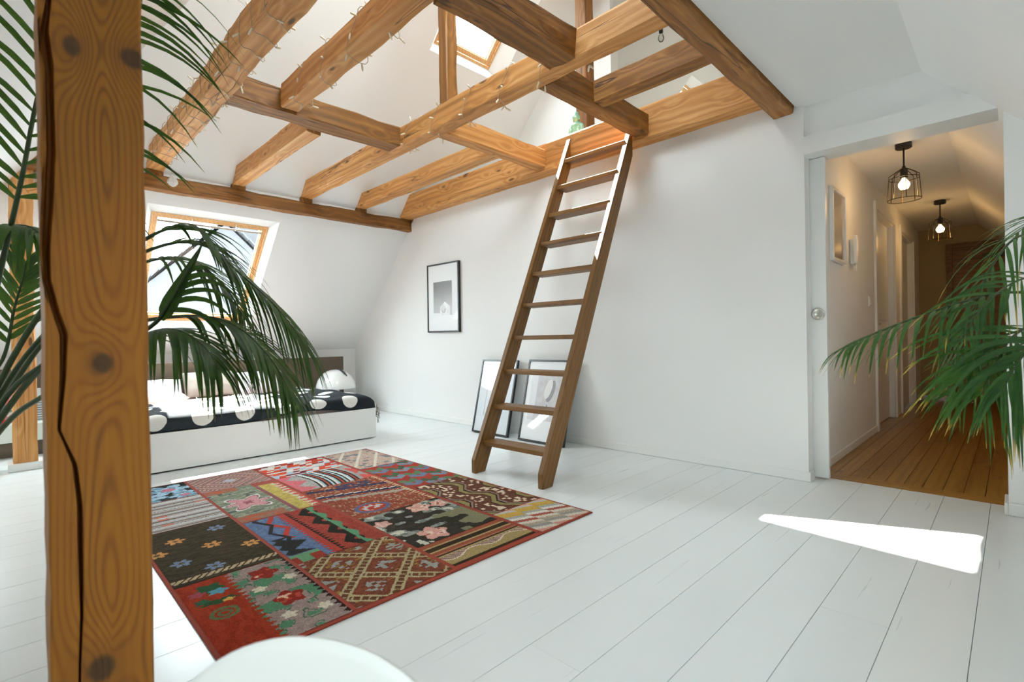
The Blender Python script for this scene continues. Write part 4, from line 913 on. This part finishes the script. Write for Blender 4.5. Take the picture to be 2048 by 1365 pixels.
def frond(root, ctrl, n, t0, L, Wd, side, ang=0.95, droop=0.5, lift=0.0, mat='leaf', seed=0, sides=(-1, 1), r0=0.011, jitter=0.12, tipang=0.45, t1=1.0):
    pts = spline([at(*c) if not isinstance(c, Vector) else c for c in ctrl], 40); mb = MB()
    mb.tube(pts, [r0*(1-0.82*i/40) for i in range(41)], 6); fr = obj('frond', mb, 'stem', root, smooth=True)
    rr = random.Random(seed); side = Vector(side)
    for i in range(n):
        for sg in sides:
            t = t0+(t1-t0)*((i+0.5+0.35*(sg > 0))/n); t = min(t, 0.998); k = t*40; a = min(int(k), 39); P = pts[a].lerp(pts[a+1], k-a); T = (pts[min(a+2, 40)]-pts[max(a-1, 0)]).normalized()
            q = (t-t0)/(t1-t0); B = (side*sg-T*T.dot(side*sg)).normalized()
            ln = L*(0.62+0.55*math.sin(math.pi*min(1, q*0.85+0.12)))*(1-0.35*q*q)*rr.uniform(.9, 1.1)
            leaflet(P, T, B, ln, Wd*rr.uniform(.85, 1.1)*(1-.3*q), (ang*(1-q)+tipang*q)*rr.uniform(1-jitter, 1+jitter), droop*rr.uniform(.7, 1.35), lift, mat, fr, rr)
    return fr
base = Vector((-2.78, -0.22, 0.42))
PL = thing('palm', 'tall potted palm arching in front of the skylight and bed', 'plant', (base.x, base.y, 0), 'potted palms')
def pot(root, c, h, r):
    mb = MB(); mb.lathe([(0, 0.0), (r*0.72, 0.0), (r*0.76, 0.01), (r, h-0.02), (r, h), (r*0.92, h), (r*0.9, h-0.05), (0, h-0.05)], (c.x, c.y, 0), 28); obj('pot', mb, 'terracotta', root, smooth=False)
    mb = MB(); mb.lathe([(0, h-0.03), (r*0.6, h-0.032), (r*0.9, h-0.045)], (c.x, c.y, 0), 24); obj('soil', mb, 'soil', root)
pot(PL, base, 0.36, 0.17)
B0 = base-Vector((0, 0, 0.10))
fw_ = Vector((CF.x, CF.y, 0)).normalized(); rt_ = Vector((CR.x, CR.y, 0)).normalized()
frond(PL, [B0, (-40, 700, 1.80), (15, 480, 1.78), (45, 350, 1.74), (80, 175, 1.70), (140, 10, 1.66), (215, -70, 1.60), (290, -75, 1.56)], 28, 0.36, 0.58, 0.025, rt_, ang=1.12, droop=0.70, lift=0.05, seed=1, tipang=0.8)
frond(PL, [B0, (0, 790, 1.80), (90, 668, 1.78), (200, 560, 1.76), (300, 500, 1.76), (400, 486, 1.78), (480, 548, 1.80), (550, 612, 1.80), (597, 672, 1.80), (613, 700, 1.80)], 34, 0.48, 0.34, 0.020, fw_, ang=0.62, droop=0.95, seed=2, r0=0.010)
frond(PL, [B0, (0, 812, 1.74), (90, 728, 1.70), (200, 665, 1.66), (300, 640, 1.64), (400, 633, 1.64), (470, 652, 1.64), (522, 695, 1.62), (562, 750, 1.60), (592, 812, 1.58)], 30, 0.50, 0.32, 0.020, fw_, ang=0.65, droop=0.95, seed=3, r0=0.010)
frond(PL, [B0, (0, 862, 1.66), (90, 790, 1.62), (200, 715, 1.58), (290, 670, 1.54), (350, 660, 1.50), (405, 690, 1.46), (440, 740, 1.44)], 24, 0.50, 0.29, 0.026, fw_, ang=0.7, droop=1.1, seed=4, r0=0.010)
frond(PL, [B0, (-60, 800, 2.05), (5, 720, 2.05), (28, 620, 2.05), (45, 560, 2.05), (52, 525, 2.05)], 15, 0.45, 0.24, 0.026, rt_, ang=1.2, droop=0.15, lift=0.35, seed=5, tipang=0.9)
frond(PL, [B0, (-110, 700, 1.9), (-60, 520, 1.88), (0, 460, 1.84), (50, 452, 1.80), (85, 470, 1.78)], 9, 0.55, 0.26, 0.046, fw_, ang=0.9, droop=1.5, seed=6)
frond(PL, [B0, (60, 760, 1.72), (180, 715, 1.64), (300, 655, 1.58), (345, 595, 1.57), (385, 525, 1.56), (404, 488, 1.56)], 6, 0.56, 0.24, 0.022, rt_, ang=1.0, droop=1.0, lift=0.1, seed=7, sides=(1,), t1=0.78)
sp = [f for f in PL.children if f.name.startswith('frond')][-1]
leaflet(at(322, 640, 1.575), (at(404, 488, 1.56)-at(322, 640, 1.575)).normalized().cross(CF).normalized(), (at(404, 488, 1.56)-at(322, 640, 1.575)).normalized(), 0.275, 0.058, math.pi/2, 0.02, 0, 'leaf', sp, rnd)
frond(PL, [B0, (60, 720, 1.95), (190, 580, 1.92), (290, 525, 1.90), (380, 520, 1.90), (450, 575, 1.88), (490, 640, 1.86)], 18, 0.50, 0.34, 0.020, fw_, ang=0.65, droop=0.9, seed=8)
frond(PL, [B0, (40, 690, 1.70), (160, 545, 1.68), (270, 490, 1.66), (330, 460, 1.66), (385, 455, 1.66), (430, 490, 1.66)], 8, 0.62, 0.24, 0.028, fw_, ang=0.5, droop=0.9, seed=9)
# one broad young leaf
mb = MB()
base2 = Vector((0.36, 2.55, 0.40))
PR = thing('palm', 'potted palm with yellowing leaf tips beside the hall doorway', 'plant', (base2.x, base2.y, 0), 'potted palms')
pot(PR, base2, 0.36, 0.16); B1_ = base2-Vector((0, 0, 0.08))
frond(PR, [B1_, (2190, 760, 1.72), (2110, 610, 1.66), (2020, 585, 1.62), (1920, 606, 1.60), (1820, 640, 1.58), (1740, 672, 1.56), (1685, 698, 1.55)], 17, 0.42, 0.23, 0.017, fw_, ang=0.6, droop=1.0, mat='leaf2', seed=21, r0=0.007)
frond(PR, [B1_, (2210, 700, 1.80), (2140, 520, 1.74), (2050, 470, 1.70), (1985, 530, 1.66), (1945, 630, 1.64), (1925, 715, 1.63)], 14, 0.45, 0.34, 0.013, fw_, ang=0.5, droop=0.9, mat='leaf2', seed=22, r0=0.007)
frond(PR, [B1_, (2170, 770, 1.60), (2085, 660, 1.54), (2030, 670, 1.50), (1990, 730, 1.47), (1962, 790, 1.45)], 13, 0.42, 0.33, 0.016, rt_, ang=0.75, droop=0.6, mat='leaf2', seed=23, r0=0.007, jitter=0.3)
frond(PR, [B1_, (2190, 800, 1.50), (2125, 690, 1.46), (2070, 690, 1.43), (2030, 735, 1.41), (2005, 785, 1.40)], 11, 0.45, 0.30, 0.021, rt_, ang=0.65, droop=1.2, mat='leaf2', seed=24, r0=0.007, jitter=0.3)
frond(PR, [B1_, (2230, 620, 1.86), (2170, 450, 1.82), (2090, 430, 1.80), (2030, 470, 1.78)], 11, 0.45, 0.28, 0.014, fw_, ang=0.8, droop=0.7, mat='leaf2', seed=25, r0=0.006)
frond(PR, [B1_, (2180, 820, 1.70), (2090, 720, 1.66), (2010, 700, 1.62), (1945, 735, 1.60), (1900, 790, 1.58)], 13, 0.45, 0.24, 0.014, rt_, ang=0.55, droop=0.5, mat='leaf2', seed=26, r0=0.006, jitter=0.3)
frond(PR, [B1_, (2200, 700, 1.66), (2120, 560, 1.60), (2040, 560, 1.56), (1970, 610, 1.53), (1915, 690, 1.50)], 11, 0.45, 0.26, 0.012, rt_, ang=0.6, droop=0.8, mat='leaf2', seed=27, r0=0.006, jitter=0.25)

# ------------------------------------------------------------------ fairy lights
def fairy(label, y, x0, x1, wy, z0, z1, turns, loose, step, seed):
    rr = random.Random(seed); root = thing('string_lights', label, 'string lights', ((x0+x1)/2, y, z0), 'fairy light strings on the joists')
    hw = wy/2+0.006; zc = (z0+z1)/2; hz = (z1-z0)/2+0.006; pts = []; N = int(turns*28)
    for i in range(N+1):
        t = i/N; a = 2*math.pi*turns*t; s, c = math.sin(a), math.cos(a); m = max(abs(s), abs(c))
        rr_ = 1/m; yy = s*rr_*hw; zz = c*rr_*hz
        sag = loose*(1 if c < -0.6 else 0.2)*abs(math.sin(a*1.7+seed)); out = loose*0.25*abs(math.sin(a*2.3))
        pts.append(Vector((x0+(x1-x0)*t+0.03*math.sin(a*2+seed)+loose*math.sin(t*31), y+yy+(out if yy > 0 else -out), zc+zz-sag)))
    mb = MB(); mb.tube(pts, 0.0022, 5); obj('cable', mb, 'cable', root, smooth=True)
    d = 0; nb = 0
    for i in range(1, len(pts)):
        d += (pts[i]-pts[i-1]).length
        if d > step:
            d = 0; p = pts[i]; o_ = Vector((rr.uniform(-1, 1)*0.9, (p.y-y)/hw*0.6+rr.uniform(-.6, .6), (p.z-zc)/hz*0.6+rr.uniform(-.5, .5))).normalized()
            mb = MB(); mb.tube([p, p+o_*0.012, p+o_*0.016, p+o_*0.036, p+o_*0.042], [0.0045, 0.005, 0.0062, 0.0055, 0.001], 6); obj('bulb', mb, 'fairy', root, smooth=True); nb += 1
fairy('pale string of fairy lights coiled densely along the first joist', 1.01, -5.45, -2.55, 0.145, JB, JB+0.18, 15, 0.006, 0.155, 1)
fairy('pale string of fairy lights in a few loops near the trimmer', 1.455, -3.60, -2.30, 0.135, JB+0.015, JB+0.185, 3.5, 0.020, 0.085, 4)
fairy('pale string of fairy lights hung along the long joist by the post', 2.435, -3.80, -1.75, 0.128, JB, JB+0.17, 5.5, 0.025, 0.085, 9)
# cut crystal drop
CRY = thing('crystal_drop', 'cut crystal drop hanging from the first joist', 'ornament', (-5.53, 1.12, 2.47))
mb = MB(); mb.tube([(-5.53, 1.12, 2.585), (-5.53, 1.10, 2.66)], 0.0012, 4); obj('thread', mb, 'cable', CRY)
mb = MB(); mb.lathe([(0.0, 0.12), (0.012, 0.115), (0.045, 0.055), (0.047, 0.04), (0.025, 0.012), (0.0, 0.0)], (-5.53, 1.12, 2.47), 7); obj('crystal', mb, 'crystal', CRY)

# ------------------------------------------------------------------ loft things
BU = (-3.0, 3.955, ZLOFT); ST = thing('statue', 'small pale green seated statue on the loft edge', 'statue', BU)
def B(dx, dy, dz, r): mb.ball((BU[0]+dx, BU[1]+dy, BU[2]+dz), r, 10)
mb = MB()
mb.lathe([(0, 0), (0.085, 0), (0.09, 0.015), (0.075, 0.03), (0, 0.032)], BU, 20); obj('plinth', mb, 'jade', ST, smooth=False)
mb = MB(); B(0, -0.005, 0.065, (0.092, 0.062, 0.036)); B(-0.06, -0.035, 0.058, (0.045, 0.035, 0.024)); B(0.06, -0.035, 0.058, (0.045, 0.035, 0.024))
B(0, 0, 0.13, (0.055, 0.042, 0.075)); B(0, 0, 0.185, (0.066, 0.036, 0.034)); B(-0.066, -0.005, 0.14, (0.022, 0.024, 0.055)); B(0.066, -0.005, 0.14, (0.022, 0.024, 0.055))
B(0, -0.045, 0.092, (0.05, 0.02, 0.016)); B(0, 0, 0.215, (0.022, 0.022, 0.025))
B(0, -0.003, 0.262, (0.036, 0.038, 0.046)); B(0, 0.002, 0.305, (0.022, 0.022, 0.02)); B(0, -0.040, 0.258, (0.007, 0.008, 0.012)); B(-0.037, 0, 0.25, (0.006, 0.01, 0.02)); B(0.037, 0, 0.25, (0.006, 0.01, 0.02))
o = obj('figure', mb, 'jade', ST, smooth=True, norm=False); o.modifiers.new('fuse', 'REMESH').voxel_size = 0.006; o.modifiers['fuse'].use_smooth_shade = True
bl_ = on(1322, 70, 0, -3.05); PB = thing('pendant_bulb', 'bare bulb in a black socket hanging in the loft', 'lamp', (bl_.x, bl_.y, bl_.z))
mb = MB(); mb.tube([(bl_.x, bl_.y, bl_.z+0.1), (bl_.x, bl_.y, RZ-0.02)], 0.006, 6); obj('cord', mb, 'black', PB)
mb = MB(); mb.lathe([(0.0, 0.13), (0.012, 0.12), (0.024, 0.10), (0.026, 0.03), (0.0, 0.03)], bl_, 14); obj('socket', mb, 'black', PB)
mb = MB(); mb.lathe([(0.016, 0.03), (0.022, 0.005), (0.036, -0.03), (0.036, -0.055), (0.022, -0.08), (0.0, -0.088)], bl_, 18); obj('bulb', mb, 'clear', PB, smooth=True)

# ------------------------------------------------------------------ doorway and hall
D1 = sstruct('door_1', (-1.05, YG+0.14, 0))
mb = MB(); mb.bbox(-1.66, -0.903, YG+0.122, YG+0.160, 0.012, 2.212, 0.004); obj('door_panel', mb, 'trim', D1)
kc = Vector((-0.955, YG+0.121, 1.14)); mb = MB()
prof = [(0.040, 0.0), (0.040, 0.006), (0.033, 0.007), (0.029, 0.002), (0.0, 0.001)]
n = 28; vs = [(kc.x+r*math.cos(2*math.pi*k/n), kc.y-z, kc.z+r*math.sin(2*math.pi*k/n)) for r, z in prof for k in range(n)]
mb.add(vs, [(i*n+k, i*n+(k+1) % n, (i+1)*n+(k+1) % n, (i+1)*n+k) for i in range(len(prof)-1) for k in range(n)]); obj('pull_ring', mb, 'steel', D1, smooth=True)
def hall_door(name, y0, y1, ajar):
    D = sstruct(name, (-1.0, (y0+y1)/2, 0))
    for ya, yb, za, zb in ((y0-0.075, y0, 0, 2.345), (y1, y1+0.075, 0, 2.345), (y0, y1, 2.27, 2.345)):
        mb = MB(); mb.bbox(-1.0, -0.978, ya, yb, za, zb, 0.003); obj('casing', mb, 'trim', D)
    for ya, yb, za, zb in ((y0, y0+0.02, 0, 2.27), (y1-0.02, y1, 0, 2.27), (y0+.02, y1-.02, 2.25, 2.27)):
        mb = MB(); mb.box(-1.1, -1.0, ya, yb, za, zb); obj('jamb', mb, 'trim', D)
    mb = MB(); mb.bbox(-1.095, -1.055, y0+0.022, y1-0.022, 0.01, 2.248, 0.003); p = obj('door_panel', mb, 'trim', D)
    for za, zb in ((0.2, 0.95), (1.15, 2.05)):
        mb = MB(); mb.bbox(-1.055, -1.047, y0+0.16, y1-0.16, za, zb, 0.003); obj('inset', mb, 'trim', p)
    mb = MB(); mb.tube([(-1.05, y0+0.09, 1.1), (-1.0, y0+0.09, 1.1), (-1.0, y0+0.2, 1.1)], 0.009, 8); obj('handle', mb, 'steel', p)
hall_door('door_2', 6.30, 7.42, 0); hall_door('door_3', 7.90, 8.98, 0)
# end-of-hall door with a small sign rail
D = sstruct('door_4', (-0.25, YEND, 0))
hw_ = wood('brown_hall_door', lin((92, 62, 30)), lin((120, 84, 44)), lin((140, 100, 58)), crack=0.1, knots=0.2)
mb = MB(); mb.bbox(-0.62, 0.22, YEND-0.06, YEND-0.031, 0.0, 2.2, 0.004); obj('door_panel', mb, hw_, D)
for xa, xb, za, zb in ((-0.69, -0.622, 0, 2.27), (0.222, 0.29, 0, 2.27), (-0.622, 0.222, 2.202, 2.27)):
    mb = MB(); mb.bbox(xa, xb, YEND-0.075, YEND-0.031, za, zb, 0.004); obj('casing', mb, hw_, D)
RK = thing('coat_rack', 'dark wall rack with hooks at the far end of the hall', 'rack', (-0.12, YEND-0.05, 1.72))
mb = MB(); mb.bbox(-0.30, 0.10, YEND-0.105, YEND-0.076, 2.03, 2.09, 0.004); obj('rail', mb, 'headboard', RK)
for k in range(4):
    x = -0.25+0.1*k; mb = MB(); mb.tube([(x, YEND-0.104, 2.05), (x, YEND-0.14, 2.03), (x, YEND-0.15, 2.06)], 0.006, 6); obj('hook', mb, 'black', RK)
# wall things in the hall
WX = -1.0
WP = thing('wall_picture', 'white framed pale picture on the hall wall', 'picture', (WX, 4.69, 1.57))
for y0, y1, z0, z1 in ((4.48, 4.505, 1.57, 2.14), (4.885, 4.91, 1.57, 2.14), (4.505, 4.885, 1.57, 1.595), (4.505, 4.885, 2.115, 2.14)):
    mb = MB(); mb.bbox(WX+0.0005, WX+0.03, y0, y1, z0, z1, 0.003); obj('frame_bar', mb, 'trim', WP)
mb = MB(); mb.box(WX+0.001, WX+0.018, 4.505, 4.885, 1.595, 2.115); obj('picture_glass', mb, plain('pale_picture_glass', lin((190, 182, 172)), 0.15, coat=0.8), WP)
IC = thing('intercom', 'white wall intercom with handset beside the hall picture', 'intercom', (WX, 5.17, 1.6))
mb = MB(); mb.bbox(WX+0.0005, WX+0.035, 5.16, 5.25, 1.60, 1.82, 0.006); obj('body', mb, 'white_plastic', IC)
mb = MB(); mb.bbox(WX+0.036, WX+0.065, 5.105, 5.155, 1.60, 1.84, 0.008); obj('handset', mb, 'white_plastic', IC)
mb = MB(); mb.tube([(WX+0.05, 5.13, 1.60), (WX+0.05, 5.14, 1.54), (WX+0.03, 5.19, 1.56), (WX+0.02, 5.2, 1.60)], 0.005, 6); obj('cord', mb, 'white_plastic', IC)
mb = MB(); mb.bbox(WX+0.0005, WX+0.012, 5.91, 5.99, 1.26, 1.36, 0.003); SW = obj('light_switch', mb, 'white_plastic'); tag(SW, 'white light switch on the hall wall before the first door', 'switch')
mb = MB(); mb.bbox(WX+0.012, WX+0.018, 5.93, 5.97, 1.28, 1.34, 0.002); obj('rocker', mb, 'white_plastic', SW)
def hall_lamp(label, x, y):
    R = thing('pendant_lamp', label, 'lamp', (x, y, 2.03), 'cage pendant lamps in the hall'); c = (x, y, 0)
    mb = MB(); mb.lathe([(0, 2.515), (0.055, 2.515), (0.055, 2.478), (0.05, 2.474), (0, 2.474)], c, 24); obj('canopy', mb, 'black', R)
    mb = MB(); mb.tube([(x, y, 2.475), (x, y, 2.33)], 0.0065, 8); obj('rod', mb, 'black', R)
    mb = MB(); mb.lathe([(0, 2.34), (0.010, 2.335), (0.014, 2.318), (0.026, 2.312), (0.026, 2.238), (0, 2.238)], c, 18); obj('socket', mb, 'black', R)
    ring = lambda r, z, th=0.0035: [(x+r*math.cos(2*math.pi*k/24), y+r*math.sin(2*math.pi*k/24), z) for k in range(25)]
    cg = MB(); cg.tube(ring(0.098, 2.235), 0.003, 6, cap=False); cg.tube(ring(0.110, 2.065), 0.003, 6, cap=False); obj('cage_ring', cg, 'bronze', R)
    for k in range(8):
        a = 2*math.pi*(k+0.3)/8; q = lambda r, z: (x+r*math.cos(a), y+r*math.sin(a), z)
        mb = MB(); mb.tube([q(0.022, 2.312), q(0.098, 2.235+0.025), q(0.098, 2.235), q(0.110, 2.065)], 0.0028, 6); obj('cage_wire', mb, 'bronze', R)
    mb = MB(); mb.lathe([(0.012, 2.238), (0.018, 2.225), (0.038, 2.195), (0.038, 2.175), (0.026, 2.152), (0.0, 2.146)], c, 18); obj('bulb', mb, 'glow', R, smooth=True)
    l = bpy.data.lights.new('bulb_light', 'POINT'); l.energy = 2.8; l.color = (1.0, 0.56, 0.18); l.shadow_soft_size = 0.04
    o = bpy.data.objects.new('bulb_light', l); COL.objects.link(o); o.location = (x, y, 2.10)
hall_lamp('black wire cage pendant lamp just inside the hall doorway', -0.612, 5.09)
hall_lamp('black wire cage pendant lamp deeper in the hall', -0.59, 7.606)

# ------------------------------------------------------------------ white shell chair close to the camera
def chair():
    o_ = on(525, 1296, 2, 0.66); c = Vector((o_.x, o_.y, 0)); back = Vector((-CF.x, -CF.y, 0)).normalized()   # backrest rim is the point in view; the seat is towards the camera
    c0 = c+back*0.26; root = thing('shell_chair', 'white moulded shell chair with rounded back, close to the rug corner', 'chair', (c0.x, c0.y, 0))
    side = Vector((-back.y, back.x, 0)); ang = 0.35; s2 = side*math.cos(ang)+back*math.sin(ang); b2 = back*math.cos(ang)-side*math.sin(ang)
    nu, nv = 40, 40; vs = []
    for j in range(nv+1):
        t = j/nv
        for i in range(nu+1):
            a = math.sin((i/nu*2-1)*math.pi/2); dome = (1-min(1, abs(a))**2.3)**(1/2.3)
            if t < 0.45:
                q = t/0.45; d = 0.22*(0.45+0.55*dome)*(1-q)-0.16*q; h = 0.375-0.03*math.sin(q*math.pi)+0.05*abs(a)**2.5
            else:
                q = (t-0.45)/0.55; d = -0.16-0.10*q+0.10*abs(a)**2*(1-0.5*q); h = 0.375+0.05*abs(a)**2.5*(1-q)+(0.10+0.20*dome)*q
            p = c0+s2*(0.225*a)+b2*d; vs.append((p.x, p.y, h))
    fs = [(j*(nu+1)+i, j*(nu+1)+i+1, (j+1)*(nu+1)+i+1, (j+1)*(nu+1)+i) for j in range(nv) for i in range(nu)]
    mb = MB(); mb.add(vs, fs); sh = obj('shell', mb, 'white_plastic', root, smooth=True); so_ = sh.modifiers.new('thick', 'SOLIDIFY'); so_.thickness = 0.006; so_.offset = 0
    for a, b in ((1, 1), (1, -1), (-1, 1), (-1, -1)):
        p = c0+s2*0.10*a+b2*0.08*b; q = c0+s2*0.21*a+b2*0.20*b; mb = MB(); mb.tube([(p.x, p.y, 0.345), (q.x, q.y, 0.0)], [0.012, 0.009], 8); obj('leg', mb, 'steel', root)
chair()

# ------------------------------------------------------------------ neighbouring house seen through the skylight
def neighbour():
    brick = NT('pale_brick'); bt = brick.node('ShaderNodeTexBrick'); brick.l.new(brick.coords(scale=(1, 1, 1)), bt.inputs['Vector'])
    n = brick.noise(brick.coords(), 3, 4); brick.base(brick.mix(n, (0.026, 0.0265, 0.028), (0.036, 0.036, 0.038))); brick.rough(0.9)
    tile = plain('grey_roof_tile', (0.022, 0.022, 0.023), 0.8, noise=0.2, nscale=8)
    ap = at(452, 448, 15.0); root = thing('neighbour_house', 'pale brick gable house outside the skylight', 'building', (ap.x, ap.y, -8))
    # gable faces the camera; width along y', ridge going away
    fx = Vector((-1, 0.1, 0)).normalized(); sy = Vector((0.1, 1, 0)).normalized(); A = ap
    def P(s, d, z): q = A+sy*s+fx*d; return (q.x, q.y, A.z+z)
    w_ = 1.9; hgt = 1.85
    mb = MB(); prof = [(-w_, -hgt), (0, 0), (w_, -hgt), (w_, -12), (-w_, -12)]
    vs = [P(s, 0, z) for s, z in prof]+[P(s, 6, z) for s, z in prof]; k = 5
    mb.add(vs, [tuple(range(k)), tuple(range(2*k-1, k-1, -1))]+[(i, i+k, (i+1) % k+k, (i+1) % k) for i in range(k)]); obj('brick_wall', mb, brick.m, root)
    for sg in (-1, 1):
        for i in range(11):
            s0, s1 = sg*w_*1.06*i/11, sg*w_*1.06*(i+1.12)/11; z0, z1 = 0.14-hgt*1.06*i/11, 0.10-hgt*1.06*(i+1.12)/11
            mb = MB(); vs = [P(s0, -0.18, z0), P(s1, -0.18, z1), P(s1, 6, z1), P(s0, 6, z0)]; vs = vs+[(x, y, z+0.06) for x, y, z in vs]
            mb.add(vs, [(0,1,2,3), (4,7,6,5), (0,4,5,1), (1,5,6,2), (2,6,7,3), (3,7,4,0)]); obj('roof_tile_course', mb, tile, root)
    mb = MB(); q0 = [P(s, d, z) for d in (1.2, 2.0) for s, z in ((0.5, -0.8), (1.15, -0.8), (1.15, 0.75), (0.5, 0.75))]
    mb.add(q0, [(0,1,2,3), (4,7,6,5), (0,4,5,1), (1,5,6,2), (2,6,7,3), (3,7,4,0)]); obj('chimney', mb, tile, root)
    mb = MB(); q0 = [P(s, d, z) for d in (-0.05, 0.02) for s, z in ((0.35, -3.6), (1.3, -3.6), (1.3, -2.3), (0.35, -2.3))]
    mb.add(q0, [(0,1,2,3), (4,7,6,5), (0,4,5,1), (1,5,6,2), (2,6,7,3), (3,7,4,0)]); obj('window', mb, plain('sky_reflecting_glass', (0.042, 0.046, 0.050), 0.4), root)
neighbour()
